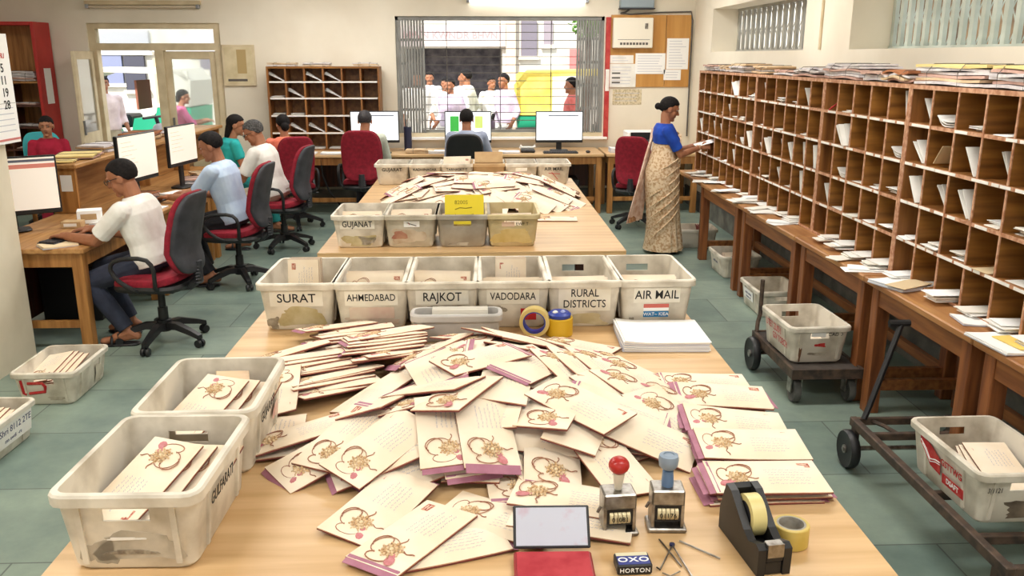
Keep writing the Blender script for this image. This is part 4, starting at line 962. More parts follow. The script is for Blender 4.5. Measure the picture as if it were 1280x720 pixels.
# fanned stacks on the left flank: each further back and higher
FAN = [((362, 502), (472, 462), 10, .034, 27, 'lower left fan'), ((392, 450), (496, 420), 8, .036, 20, 'rear left fan'), ((446, 470), (545, 432), 8, .030, 22, 'fan left of the hump')]
for q_, (r, s, n, st, dg, nm) in enumerate(FAN):
    x, y, yaw = two(r, s, .80); yaw = R(dg); sl = .20; px, py = -math.sin(yaw), math.cos(yaw); z0 = (.763, .772, .80)[q_]
    for i in range(n):
        w_ = yaw + rh.uniform(-.16, .16); cx = x + px * i * st + rh.uniform(-.05, .05); cy = y + py * i * st; cz = z0 + EW / 2 * sl + i * (ET + .0015 - st * sl)
        M = H.put(cx, cy, cz, w_, sl * math.sin(yaw) + rh.uniform(-.02, .02), -sl * math.cos(yaw) + rh.uniform(-.03, .02))
        envelope(M, 'cream envelope %s of the %s in the near heap' % ('topmost' if i == n - 1 else 'lowest' if i == 0 else 'layered midway', nm), None if i in (0, n - 1) else 'envelopes midway in the ' + nm, parts=rh.choice(['rs', 'rsf', 's']))
# flat ones at the left of the heap
SINGLES = [
 ((318, 458), (405, 447), .766, 'envelope lying flat behind the second big crate, rakhi to the left', 'rs'),
 ((354, 466), (336, 540), .770, 'envelope lying lengthwise just right of the second big crate rim', 'rs'),
 ((340, 575), (352, 525), .766, 'envelope peeping out between the big crate and the left front envelopes', 's'),
 ((318, 556), (428, 540), .79, 'envelope at the far left front of the heap beside the second big crate', 'rs'),
 ((358, 590), (455, 560), .785, 'envelope with mauve end under the left front pair of the heap', 'rsf'),
 ((385, 590), (478, 532), .80, 'envelope with mauve stamp end, middle of the left front steps of the heap', 'rsg'),
 ((510, 566), (500, 478), .815, 'envelope standing lengthwise with rakhi low, right of the left front steps', 'rs'),
 ((440, 546), (508, 486), .825, 'envelope angled up to the right, topmost of the left front steps', 's'),
 ((505, 466), (437, 496), .84, 'upside down envelope leaning over the left steps with its stamp at the left', 's'),
 ((505, 690), (598, 672), .768, 'envelope with mauve edge lowest at the front, near the ink pad', 'fg'),
 ((562, 630), (690, 664), .775, 'large flat envelope half under the ink pad lid', 'rs'),
 ((415, 606), (530, 552), .79, 'envelope with mauve petal third from the front tip of the heap', 'rs'),
 ((422, 664), (520, 590), .80, 'envelope second from the front tip of the heap, gold rakhi and mauve flap', 'rsg'),
 ((462, 696), (566, 624), .805, 'envelope at the very front tip of the heap, mauve flap at its corner', 'rsf'),
 ((566, 606), (550, 524), .81, 'upright envelope with a red rosette, left of the pair in the middle front', 'rsf'),
 ((622, 606), (594, 522), .815, 'upright envelope with a red rosette, right of the pair in the middle front', 'rsf'),
 ((652, 636), (780, 650), .785, 'cream envelope beneath the one behind the red numbering stamp', 's'),
 ((650, 612), (778, 626), .795, 'envelope with a braided rakhi ending behind the red numbering stamp', 'rs'),
 ((735, 560), (790, 606), .79, 'envelope sticking out behind the red numbering stamp, brick stamp at its end', 'rs'),
 ((700, 585), (745, 506), .82, 'envelope peeping out at the right under the tall middle envelope', 's'),
 ((664, 566), (712, 486), .85, 'tall envelope in the middle of the heap with gold rakhi at its foot', 'rs'),
 ((620, 545), (640, 470), .84, 'envelope wedged left of the tall middle envelope', 's'),
 ((545, 545), (600, 500), .84, 'cream envelope with brown rosette below the hump', 'rs'),
 ((505, 492), (580, 512), .845, 'thin envelope slanting down below the hump at its left', 'f'),
 ((530, 452), (560, 500), .86, 'envelope with a long mauve edge at the left foot of the hump', 'fg'),
 ((560, 420), (625, 412), .885, 'white envelope lying at the top of the hump behind, left one', 'rs'),
 ((600, 432), (640, 404), .89, 'white envelope lying at the top of the hump behind, middle one', 's'),
 ((622, 426), (690, 414), .89, 'white envelope at the top of the hump beside the tape rolls', 's'),
 ((632, 482), (688, 442), .895, 'envelope with a broad mauve flap at the right of the hump', 'sf'),
 ((551, 468), (648, 444), .91, 'big envelope crowning the hump with a ring shaped gold rakhi', 'rsg'),
 # right flank shingles
 ((688, 418), (760, 432), .80, 'envelope beside the tape rolls at the back right of the heap', 'rs'),
 ((682, 428), (748, 448), .81, 'envelope layered in front of the one beside the tape rolls', 'rf'),
 ((684, 455), (735, 495), .84, 'narrow envelope slanting beside the tall middle envelope', 'rs'),
 ((706, 450), (748, 488), .84, 'envelope with a mauve leaf print on the right flank of the hump', 'rs'),
 ((733, 452), (765, 480), .83, 'small visible envelope at the very top of the right flank', 'r'),
 ((752, 446), (812, 470), .80, 'rearmost envelope on the right flank of the heap', 'rs'),
 ((748, 460), (850, 494), .815, 'long envelope pointing at the neat right column, upper one', 'rs'),
 ((735, 494), (815, 520), .82, 'plain envelope layered on the right flank below the long one', 's'),
 ((766, 486), (828, 510), .825, 'envelope with brown rakhi print in the middle of the right flank', 'rs'),
 ((800, 490), (902, 524), .805, 'large envelope reaching out to the third of the right column', 'rs'),
 ((812, 522), (866, 548), .79, 'narrow envelope with rakhi at the tip of the right flank', 'r'),
 ((738, 530), (806, 538), .80, 'mauve backed envelope at the right front of the heap', 'fg'),
 ((758, 552), (856, 566), .785, 'envelope with slanting handwriting and a mauve edge behind the blue stamp', 's'),
 ((690, 520), (760, 545), .82, 'cream envelope under the mauve backed one at the right front', 'rs'),
]
for r, s, z, lab, pt in SINGLES:
    x, y, yaw = two(r, s, z); envelope(H.drop(x, y, yaw, .6, maxs=.3), lab, None, pt)
# neat column on the right
COLM = [(880, 476, 'top one of the neat right column'), (902, 499, 'second of the neat right column'), (918, 538, 'third of the neat right column'), (938, 567, 'fourth of the neat right column'), (957, 606, 'frontmost of the neat right column by the tape dispenser')]
for i, (u, v, nm) in enumerate(COLM):
    x, y = ground(u, v, .785); n = (2, 2, 3, 3, 4)[i]
    for k in range(n):
        top = k == n - 1
        M = H.drop(x + (.0 if top else rh.uniform(-.035, .02)), y + rh.uniform(-.006, .006) + (0 if top else .012), R(-2) + rh.uniform(-.03, .03) * (1 if top else 2), .7, maxs=.12)
        envelope(M, ('envelope lying face up, ' if top else 'envelope tucked under the ') + nm, None if top else 'envelopes under the ' + nm, 'rsf' if top else rh.choice(['f', 'rf', 'fg']))
# ---- heap on the far table
H2 = Heap(-1.02, .925, 5.3, 8.66, .761)
def mound2(x, y):
    e = ((x - .02) / .86) ** 2 + ((y - 7.35) / .70) ** 2
    return .761 + max(0, 1 - e) ** .7 * .165
core = MB(); nc = 0; tries = 0; ch = random.Random(4)
while tries < 3000 and nc < 230:
    tries += 1; x = ch.uniform(-.60, .64); y = ch.uniform(6.9, 7.8)
    if H2.at(x, y) > mound2(x, y) - .05: continue
    M = H2.drop(x, y, ch.uniform(-.6, .6), .5, maxs=.3); nc += 1
    core.box((-EL / 2, -EW / 2, 0), (EL / 2, EW / 2, ET * .4), ENVIN, 0, M); core.box((-EL / 2, -EW / 2, ET * .4), (EL / 2, EW / 2, ET), ENV, 0, M)
tag(core.build('envelope_pile'), 'mass of envelopes buried inside the heap on the far table', 'envelopes', None, 'stuff')
n2 = 0; tries = 0
while tries < 1800 and n2 < 70:
    tries += 1; x = rh.uniform(-.70, .74); y = rh.uniform(6.75, 8.0)
    if H2.at(x, y) > mound2(x, y) - .004: continue
    yaw = (R(28) if x < -.12 else R(-28) if x > .25 else rh.choice([0, 1.5, .4])) + rh.gauss(0, .25) + (PI if rh.random() < .4 else 0)
    zone = 'left' if x < -.2 else 'right' if x > .3 else 'middle'
    envelope(H2.drop(x, y, yaw, .5), 'rakhi envelope in the %s of the heap on the far table' % zone, 'envelopes in the %s of the far heap' % zone, rh.choice(['rs', 'rf', 's', 'rsf']), rh.random() < .1); n2 += 1
for i, (x, y, dg, lab) in enumerate(((-.62, 7.25, 22, 'envelope at the left tip of the far heap'), (-.50, 7.42, 24, 'envelope stepping up behind the left tip of the far heap'), (-.27, 7.45, 26, 'envelope high on the left slope of the far heap'), (-.05, 7.12, 0, 'envelope facing the camera behind the yellow card'), (.12, 7.0, 6, 'envelope right of the yellow card on the far heap'), (.30, 7.5, -26, 'dark edged envelope high on the right slope of the far heap'), (.46, 7.3, -24, 'envelope low on the right slope of the far heap'), (.66, 7.2, -6, 'envelope at the right tip of the far heap'), (.72, 7.55, 4, 'outermost envelope at the right edge of the far heap'), (.57, 6.38, -4, 'lone crumpled envelope in front of the far heap at the right'))):
    envelope(H2.drop(x, y, R(dg), .6), lab, None, 'rs' if i % 2 else 'rsf')
# ================================================================== CRATES
def crate(lab, loc, rz=0, w=.28, d=.44, h=.22, fl=.026, handles='fb', m=CRATE, name='plastic_crate', ribs=True, group=None):
    """tapered open tub, origin under its bottom; front is local -Y"""
    hw = .055; zl, zh = h - .075, h - .042
    def ring(a, bb, z, r):
        pts = [(-hw, -bb), (hw, -bb)]
        for cx, cy, a0 in ((a - r, -bb + r, -90), (a - r, bb - r, 0)):
            if a0 == 0: pass
            pts += [(cx + r * math.cos(R(a0 + q)), cy + r * math.sin(R(a0 + q))) for q in (0, 30, 60, 90)]
        pts += [(hw, bb), (-hw, bb)]
        for cx, cy, a0 in ((-a + r, bb - r, 90), (-a + r, -bb + r, 180)):
            pts += [(cx + r * math.cos(R(a0 + q)), cy + r * math.sin(R(a0 + q))) for q in (0, 30, 60, 90)]
        return [(x, y, z) for x, y in pts]
    A = lambda z: (w / 2 + fl * z / h, d / 2 + fl * z / h)
    tk = .006; seq = []
    for z in (0, .012, zl, zh, h - .03): a, bb = A(z); seq.append(ring(a - (.008 if z == 0 else 0), bb - (.008 if z == 0 else 0), z, .03))
    a, bb = A(h); seq.append(ring(a + .012, bb + .012, h - .03, .04)); seq.append(ring(a + .013, bb + .013, h - .006, .041)); seq.append(ring(a + .008, bb + .008, h, .036)); seq.append(ring(a - tk, bb - tk, h, .028))
    for z in (zh, zl, .008): a, bb = A(z); seq.append(ring(a - tk, bb - tk, z, .026))
    b = MB(); n = len(seq[0]); vs = [p for r in seq for p in r]; fs = []
    kf, kb = 0, 10      # handle quads: points 0-1 at the front, 10-11 at the back
    holes = [k for c, k in (('f', kf), ('b', kb)) if c in handles]
    for i in range(len(seq) - 1):
        for j in range(n):
            if j in holes and i in (2, 9): continue
            k = (j + 1) % n; fs.append((i * n + j, i * n + k, (i + 1) * n + k, (i + 1) * n + j))
    for j in holes:
        k = j + 1; o0, o1, i0, i1 = 2 * n, 3 * n, 10 * n, 9 * n
        fs += [(o0 + j, o0 + k, i0 + k, i0 + j), (o1 + k, o1 + j, i1 + j, i1 + k), (o0 + j, i0 + j, i1 + j, o1 + j), (o0 + k, o1 + k, i1 + k, i0 + k)]
    fs.append(tuple(range(n))[::-1]); fs.append(tuple((len(seq) - 1) * n + j for j in range(n)))
    b.add(vs, fs, m)
    if ribs:
        for sx in (-1, 1):
            for y in (-d * .3, d * .3):
                a0 = A(.02)[0]; a1 = A(h - .035)[0]
                b.add([(sx * a0, y - .008, .02), (sx * (a0 + .007), y - .008, .02), (sx * (a0 + .007), y + .008, .02), (sx * a0, y + .008, .02), (sx * a1, y - .008, h - .032), (sx * (a1 + .007), y - .008, h - .032), (sx * (a1 + .007), y + .008, h - .032), (sx * a1, y + .008, h - .032)], [(0, 3, 2, 1), (4, 5, 6, 7), (0, 1, 5, 4), (1, 2, 6, 5), (2, 3, 7, 6), (3, 0, 4, 7)], m)
        for sy in ((-1, 1) if ribs is True else ()):
            for x in (-w * .38, w * .38):
                b0 = A(.02)[1]; b1 = A(h - .035)[1]
                b.add([(x - .007, sy * b0, .02), (x + .007, sy * b0, .02), (x + .007, sy * (b0 + .006), .02), (x - .007, sy * (b0 + .006), .02), (x - .007, sy * b1, h - .032), (x + .007, sy * b1, h - .032), (x + .007, sy * (b1 + .006), h - .032), (x - .007, sy * (b1 + .006), h - .032)], [(0, 3, 2, 1), (4, 5, 6, 7), (0, 1, 5, 4), (1, 2, 6, 5), (2, 3, 7, 6), (3, 0, 4, 7)], m)
    o = b.build(name, None, True, 35, loc, (0, 0, rz)); tag(o, lab, 'crate', group)
    o['dims'] = (w, d, h, fl); return o
def face(o, side, u, z, off=.0015):
    """matrix on a crate wall: x along the wall, y up, z outward; u along from centre"""
    w, d, h, fl = o['dims']; s = fl / h
    if side == 'f': return frame((u, -(d / 2 + fl * z / h) - off, z), (1, 0, 0), Vector((0, -1, -s)))
    if side == 'r': return frame(((w / 2 + fl * z / h) + off, u, z), (0, 1, 0), Vector((1, 0, -s)))
    if side == 'l': return frame((-(w / 2 + fl * z / h) - off, u, z), (0, -1, 0), Vector((-1, 0, -s)))
def plate(o, side, u, z, w, h, m, name='label', off=.0015):
    b = MB(); b.box((-w / 2, -h / 2, -.0006), (w / 2, h / 2, .0006), m, 0, face(o, side, u, z, off)); return b.build(name, o)
def words_on(o, side, u, z, txt, size, m=BLACKT, bold=.02, off=.0028, sx=1.0, sp=1.0, parent=None, fit=.0):
    if fit:
        q = text_mb(txt, size, m, Matrix.Identity(4), bold, sp, 1, .0004); wd_ = max(v[0] for v in q.v) - min(v[0] for v in q.v); sx = min(1.05, fit / wd_)
    b = text_mb(txt, size, m, face(o, side, u, z, off), bold, sp, sx, .0004).build('lettering'); b.parent = parent or o; return b
def blob(o, side, u, z, w, h, m=GRIME, seed=1, off=.001, name='grime_stain'):
    rr = random.Random(seed); N = 26; top = []
    pts = [(math.cos(2 * PI * k / N), math.sin(2 * PI * k / N)) for k in range(N)]
    f = [1 + .22 * math.sin(3 * 2 * PI * k / N + seed) + rr.uniform(-.12, .12) for k in range(N)]
    b = MB(); sp = lambda q: math.copysign(abs(q) ** .6, q)
    vs = [(sp(x) * w / 2 * g, sp(y) * h / 2 * g, 0) for (x, y), g in zip(pts, f)] + [(sp(x) * w / 2 * g, sp(y) * h / 2 * g, -.0008) for (x, y), g in zip(pts, f)]
    b.add(vs, [tuple(range(N)), tuple(range(2 * N - 1, N - 1, -1))] + [(k, k + N, (k + 1) % N + N, (k + 1) % N) for k in range(N)], m, face(o, side, u, z, off)); return b.build(name, o)
def in_crate(o, n, lab, kind='stand', seed=1, parts='rs', depth=0, mesh=None, rise=0, ux=0, lean=14):
    """envelopes put inside a crate; they stay things of their own"""
    w, d, h, fl = o['dims']; MW = Matrix.Translation(o.location) @ Matrix.Rotation(o.rotation_euler.z, 4, 'Z'); rr = random.Random(seed)
    for i in range(n):
        if kind == 'stand':      # on their long edge, faces toward the front, leaning back
            ca, sa = math.cos(R(lean)), math.sin(R(lean)); y = -d / 2 + .05 + depth + i * .017
            M = frame((ux + rr.uniform(-.008, .008), y, .012 + EW / 2 * ca + rise + rr.uniform(0, .008)), (.8 if False else 1, 0, rr.uniform(-.03, .03)), (0, -ca, sa)) @ Matrix.Scale(.80, 4)
        elif kind == 'end':      # standing on the short end
            ca, sa = math.cos(R(lean)), math.sin(R(lean)); y = -d / 2 + .06 + depth + i * .017
            M = frame((ux + rr.uniform(-.01, .01), y, .012 + EL * .42 * ca + rise), (0, sa, ca), (0, -ca, sa)) @ Matrix.Scale(.84, 4)
        elif kind == 'flat':
            M = frame((ux + rr.uniform(-.015, .015), depth + rr.uniform(-.02, .02), .012 + rise + i * .013), (math.cos(PI / 2 + rr.uniform(-.2, .2)), math.sin(PI / 2), 0), (rr.uniform(-.04, .04), rr.uniform(-.04, .04), 1)) 
        elif kind == 'slope':    # leaning in a row from front to back, faces up and to the front
            M = frame((ux + i * .028 + rr.uniform(-.005, .005), depth + rr.uniform(-.01, .01), .02 + rise + .055 - i * .006), (.12, 1, .22), (-.25 + .12 * 0, -.2, 1))
        envelope(MW @ M, lab, 'envelopes in ' + lab.split(' in ')[-1], parts if i in (0, n - 1) or kind in ('flat', 'slope') else 's')
LAB = mat('crate label paper', (236, 230, 216), .7, c2=(226, 218, 200), scale=10)
# ---- front row on the near table
ROW = [('SURAT', -.815, .058), ('AHMEDABAD', -.487, .046), ('RAJKOT', -.173, .058), ('VADODARA', .148, .050), ('RURAL\nDISTRICTS', .465, .052), ('AIR MAIL', .79, .058)]
for i, (tx, x, sz) in enumerate(ROW):
    nm = tx.replace('\n', ' ')
    o = crate('white plastic crate lettered %s on the near table' % nm, (x, 3.95, .7615), R(rc.uniform(-1, 1)), .285, .45, .222, .024, 'fb' if i in (0, 4, 5, 3) and False else ('b' if i in (4, 5) else ''), CRATE, ribs='side')
    z = .150 if i != 4 else .136
    l = plate(o, 'f', 0, z, .235 if i != 5 else .21, .072 if i != 4 else .118, LAB)
    words_on(o, 'f', 0, z, tx, sz, bold=.007, parent=l, fit=(.17, .215, .17, .205, .19, .20)[i])
    if i == 0: blob(o, 'f', .02, .062, .20, .085, mat('olive stain', (176, 158, 110), .8, c2=(200, 188, 150), scale=14), 3); blob(o, 'f', -.11, .035, .05, .05, GRIME, 5)
    if i == 1: plate(o, 'f', 0, .078, .2, .055, mat('worn paper', (218, 206, 186), .8, c2=(206, 176, 160), scale=10), 'worn_sticker'); blob(o, 'f', -.02, .035, .23, .04, mat('pinkish stain', (196, 170, 150), .8, c2=(206, 190, 170), scale=18), 8)
    if i == 2: blob(o, 'f', .03, .09, .17, .045, GRIME, 12)
    if i == 3: plate(o, 'f', .07, .065, .07, .055, REDM, 'red_sticker'); blob(o, 'f', -.08, .09, .1, .03, GRIME, 9)
    if i == 4: blob(o, 'f', 0, .035, .2, .05, mat('yellowish stain', (206, 194, 160), .8, c2=(186, 170, 130), scale=14), 4)
    if i == 5:
        plate(o, 'f', 0, .098, .115, .018, mat('flag red', (204, 104, 92), .7), 'flag_sticker'); plate(o, 'f', 0, .082, .115, .014, PAPERW, 'flag_sticker'); p = plate(o, 'f', 0, .058, .115, .028, mat('flag blue', (36, 122, 178), .6), 'flag_sticker')
        words_on(o, 'f', 0, .058, 'WAT~ KIEA', .022, PAPERW, .01, .0034, parent=p); blob(o, 'f', -.11, .03, .02, .03, GRIME, 6)
    L = 'rakhi envelopes standing in the crate lettered ' + nm
    if i == 0:
        in_crate(o, 4, L, 'end', 3, 'rs', .12, lean=8)
    elif i == 3: in_crate(o, 4, L, 'end', 4, 'rs', .14, lean=10, rise=-.01); in_crate(o, 2, 'envelope lying across the front in the crate lettered ' + nm, 'stand', 14, 'rs', .01, rise=.05)
    elif i in (1, 2): in_crate(o, 4, L, 'stand', 5 + i, 'rs', .08, rise=.06, ux=.0)
    else: in_crate(o, 3, L, 'stand', 9 + i, 'rs', .1, rise=.035, lean=30)
# ---- two big crates at the left of the near table
for (y, tx, lb, sd) in ((2.055, 'GULFARATI', 'big dirty white crate nearest the camera, lettered on its right side', 1), (2.535, 'GUJARATI', 'big dirty white crate behind the nearest one, lettered on its right side', 2)):
    o = crate(lb, (-.83, y, .7615), R(-1 if sd == 1 else 1.0), .29, .405, .212, .021, 'fb', CRATE2 if False else CRATE)
    words_on(o, 'r', -.04, .140, tx, .046, BLACKT, .01, .012, fit=.175)
    if sd == 1:
        blob(o, 'f', .02, .064, .20, .075, mat('grey brown grime', (156, 146, 128), .8, c2=(196, 186, 168), scale=12), 3); blob(o, 'f', -.075, .05, .08, .06, mat('grey brown grime', (150, 140, 122), .8), 17)
        blob(o, 'f', -.01, .088, .09, .007, PAPER, 21, .0022, 'scratch'); blob(o, 'f', .0, .05, .11, .012, mat('smudged print', (120, 106, 90), .8, c2=(170, 160, 140), scale=60), 22, .0022)
    else: blob(o, 'r', .09, .08, .07, .05, mat('pink smear', (206, 140, 130), .8, c2=(224, 200, 184), scale=20), 23, .009)
    lab = 'rakhi envelopes leaning in the big crate ' + ('nearest the camera' if sd == 1 else 'second from the camera')
    for k in range(4):
        M = Matrix.Translation(o.location) @ frame((-.045 + k * .038, .0 + .012 * k, .125 - k * .014), (-.35 + .05 * k, -.9, -.22), (-.10 - .05 * k, -.30, 1)) @ Matrix.Scale(.94, 4)
        envelope(M, 'topmost ' + lab.replace('envelopes', 'envelope') if k == 0 else lab, None if k == 0 else 'envelopes in big crate %d' % sd, 'rs' if k == 0 else 'r')
    in_crate(o, 3, 'rakhi envelopes flat in the big crate ' + ('nearest the camera' if sd == 1 else 'second from the camera'), 'flat', sd, 's')
# ---- low grey tray behind the heap
o = crate('low grey open tray between the heap and the crates lettered RAJKOT and VADODARA', (-.105, 3.575, .7615), 0, .36, .10, .125, .006, '', mat('grey tray plastic', (196, 192, 188), .5, c2=(170, 166, 160), scale=6), 'sorting_tray', False)
for i in range(3): letter(LET[2], (-.09, 3.555 + i * .02, .7615 + .085), (R(80), 0, 0), 'white envelopes standing in the low grey tray', 'envelopes in the low grey tray')
# ---- crates on the far table
F1 = [('GUJANAT', -.77), ('', -.445), ('', -.112), ('', .21)]
for i, (tx, x) in enumerate(F1):
    o = crate(['white crate lettered GUJANAT at the front left of the far table', 'white crate with a small torn label, second from left on the far table front', 'grey crate holding the yellow card on the far table front', 'yellowed crate at the right end of the far table front'][i], (x, 5.65, .7615), 0, .28, .42, .215, .026, '' if i == 0 else ('f' if i == 2 else ('fb' if i == 3 else '')), [CRATE, CRATE2, mat('greyish plastic', (178, 170, 156), .5, c2=(150, 140, 124), scale=7), CRATE3][i], ribs='side')
    if i == 0:
        l = plate(o, 'f', -.01, .155, .22, .06, LAB); words_on(o, 'f', -.01, .155, tx, .056, bold=.007, parent=l, fit=.19); blob(o, 'f', .0, .05, .2, .07, mat('olive stain', (176, 158, 110), .8), 31); blob(o, 'f', .05, .05, .1, .05, GRIME, 32)
    if i == 1:
        l = plate(o, 'f', .01, .155, .10, .038, PAPERW); b = MB(); M = face(o, 'f', .01, .155, .003); b.tube([M @ Vector(p) for p in ((-.03, .01, 0), (-.01, .002, 0), (.01, -.004, 0), (.03, -.01, 0))], .0025, BLACKT, 5); b.tube([M @ Vector(p) for p in ((-.02, .012, 0), (-.014, -.004, 0))], .002, REDM, 5); b.build('ink_mark', l)
        blob(o, 'f', -.02, .075, .20, .09, mat('brown stain', (176, 152, 124), .8, c2=(206, 190, 166), scale=12), 33); blob(o, 'f', -.07, .08, .09, .05, mat('reddish stain', (160, 104, 84), .8, c2=(190, 150, 120), scale=14), 34, .002)
    if i == 3: blob(o, 'f', .0, .065, .24, .09, mat('amber stain', (196, 166, 96), .8, c2=(214, 190, 130), scale=10), 35); l = plate(o, 'f', -.03, .15, .08, .03, mat('peach tape', (228, 196, 170), .7), 'tape_patch'); words_on(o, 'f', .06, .152, 'EWF T', .028, BLACKT, .0, .003)
    if i == 2: blob(o, 'f', -.02, .02, .12, .02, GRIME, 36)
    L = 'envelopes standing in the ' + ['crate lettered GUJANAT', 'torn label crate', 'grey far table crate', 'yellowed crate'][i]
    in_crate(o, [3, 4, 3, 2][i], L, 'stand', 40 + i, 'rs', .05 if i else .12, rise=[.035, .055, .03, .03][i])
t = tag(MB().box((-.125, -.0015, -.095), (.125, .0015, .095), YEL).build('yellow_card', None, loc=(-.10, 5.50, .995), rot=(R(-14), 0, 0)), 'yellow card standing in the grey crate on the far table', 'card')
tm = mat('olive print', (150, 136, 30), .8)
text_mb('8200S', .035, tm, frame((-.02, -.002, .045), (1, 0, 0), (0, -1, 0)), .01).build('lettering', t)
b = MB(); b.tube([(-.06, -.002, .0), (-.03, -.002, .012), (.01, -.002, .008), (.05, -.002, .014)], .003, tm, 5); b.tube([(-.06, -.002, -.03), (-.04, -.002, -.045), (.02, -.002, -.04), (.06, -.002, -.03)], .003, tm, 5); b.build('scrawl', t)
F2 = [('GUJARAT', -.83), ('KADHINAGAR', -.52), ('TARNASKT T', -.215), ('', .09), ('', .40), ('AIR MAIL', .71)]
NM2 = ['white crate at the left end of the far row, lettered GUJARAT', 'white crate second in the far row with a red square sticker', 'white crate third in the far row with papers piled in it', 'cardboard carton fourth in the far row with its flap up', 'white crate fifth in the far row with a brown scrap and green stain', 'white crate at the right end of the far row, lettered AIR MAIL']
for i, (tx, x) in enumerate(F2):
    o = crate(NM2[i], (x, 8.42, .7615), 0, .265, .36, .20, .024, 'f' if i == 4 else '', CARD if i == 3 else CRATE, 'plastic_crate' if i != 3 else 'carton', 'side')
    if tx: words_on(o, 'f', 0, .145, tx, .045 if len(tx) < 9 else .034, bold=.01)
    if i == 1: plate(o, 'f', .03, .06, .07, .075, mat('dull red sticker', (176, 70, 70), .7, c2=(196, 110, 100), scale=20), 'red_sticker')
    if i == 4: blob(o, 'f', .01, .07, .11, .06, mat('green stain', (150, 170, 150), .8, c2=(186, 190, 170), scale=14), 41)
    if i == 5: b = MB(); M = face(o, 'f', 0, .085, .002); b.tube([M @ Vector(p) for p in ((-.05, .02, 0), (.06, .015, 0))], .003, REDM, 5); b.tube([M @ Vector(p) for p in ((-.02, .03, 0), (.04, -.04, 0))], .003, REDM, 5); b.build('red_scrawl', o)
    if i == 3: MB().box((-.135, -.003, 0), (.135, .003, .11), CARD).build('flap', o, loc=(0, -.1, .2), rot=(R(-30), 0, 0))
    if i == 2: in_crate(o, 4, 'white papers heaped in the third crate of the far row', 'stand', 60, 's', .1, rise=.08)
    elif i != 3: in_crate(o, 2, 'envelopes low in the %s crate of the far row' % ORD[i + 1], 'stand', 60 + i, 's', .12, rise=.01)
# ---- crates on the floor at the left
o = crate('dirty white crate on the floor by the left wall with a red mark', (-2.51, 4.96, .001), R(1), .29, .44, .205, .028, 'f', CRATE)
b = MB(); M = face(o, 'f', -.07, .12, .003)
for pp in (((-.055, .04, 0), (-.05, -.045, 0), (-.035, -.05, 0)), ((-.02, .02, 0), (.06, .02, 0), (.075, .0, 0), (.07, -.035, 0), (-.02, -.045, 0))): b.tube([M @ Vector(p) for p in pp], .009, REDM, 5)
b.build('red_mark', o); blob(o, 'f', .06, .04, .1, .02, GRIME, 51); blob(o, 'r', .1, .08, .1, .1, CRATE2, 52, .009)
in_crate(o, 4, 'envelopes standing in the floor crate with a red mark', 'slope', 51, 'r', 0, rise=.07, ux=-.08)
o = crate('white crate on the floor at the left picture edge with a blue lettered label', (-2.55, 4.10, .001), R(-2), .30, .44, .205, .026, '', CRATE)
l = plate(o, 'r', .02, .115, .36, .12, PAPER, 'label', .009); words_on(o, 'r', .05, .135, 'Shri 8112 2TE', .05, mat('blue black ink', (60, 66, 110), .7), .0, .0102, parent=l); words_on(o, 'r', .03, .085, 'mn awdi  -rs', .03, mat('blue black ink', (60, 66, 110), .7), .0, .0102, parent=l)
in_crate(o, 4, 'envelopes in the floor crate at the left picture edge', 'slope', 52, 'r', 0, rise=.07, ux=-.05)
# ---- crates on the floor at the right
o = crate('white crate on the floor half under the second counter', (2.30, 6.50, .001), R(1), .30, .42, .21, .024, 'f', CRATE)
l = plate(o, 'l', .03, .12, .22, .08, PAPERW, 'label', .009); words_on(o, 'l', .03, .13, 'omn swan', .035, mat('blue black ink', (60, 66, 110), .7), 0, .0102, parent=l); words_on(o, 'l', .03, .10, 'Amrur nd', .028, mat('blue black ink', (60, 66, 110), .7), 0, .0102, parent=l)
o = crate('white crate full of papers on the floor under the far counter', (2.35, 7.70, .001), R(1), .30, .40, .205, .024, 'f', CRATE)
in_crate(o, 5, 'crumpled envelopes filling the floor crate under the far counter', 'stand', 71, 'rs', .03, rise=.04); words_on(o, 'l', .0, .12, 'onli duru', .04, mat('blue black ink', (60, 66, 110), .7), 0, .009)
o = crate('white crate with envelopes on the floor behind the sari', (2.25, 8.93, .001), R(88), .30, .42, .2, .024, '', CRATE); in_crate(o, 4, 'envelopes in the floor crate behind the sari', 'stand', 72, 'rs', .03, rise=.04)

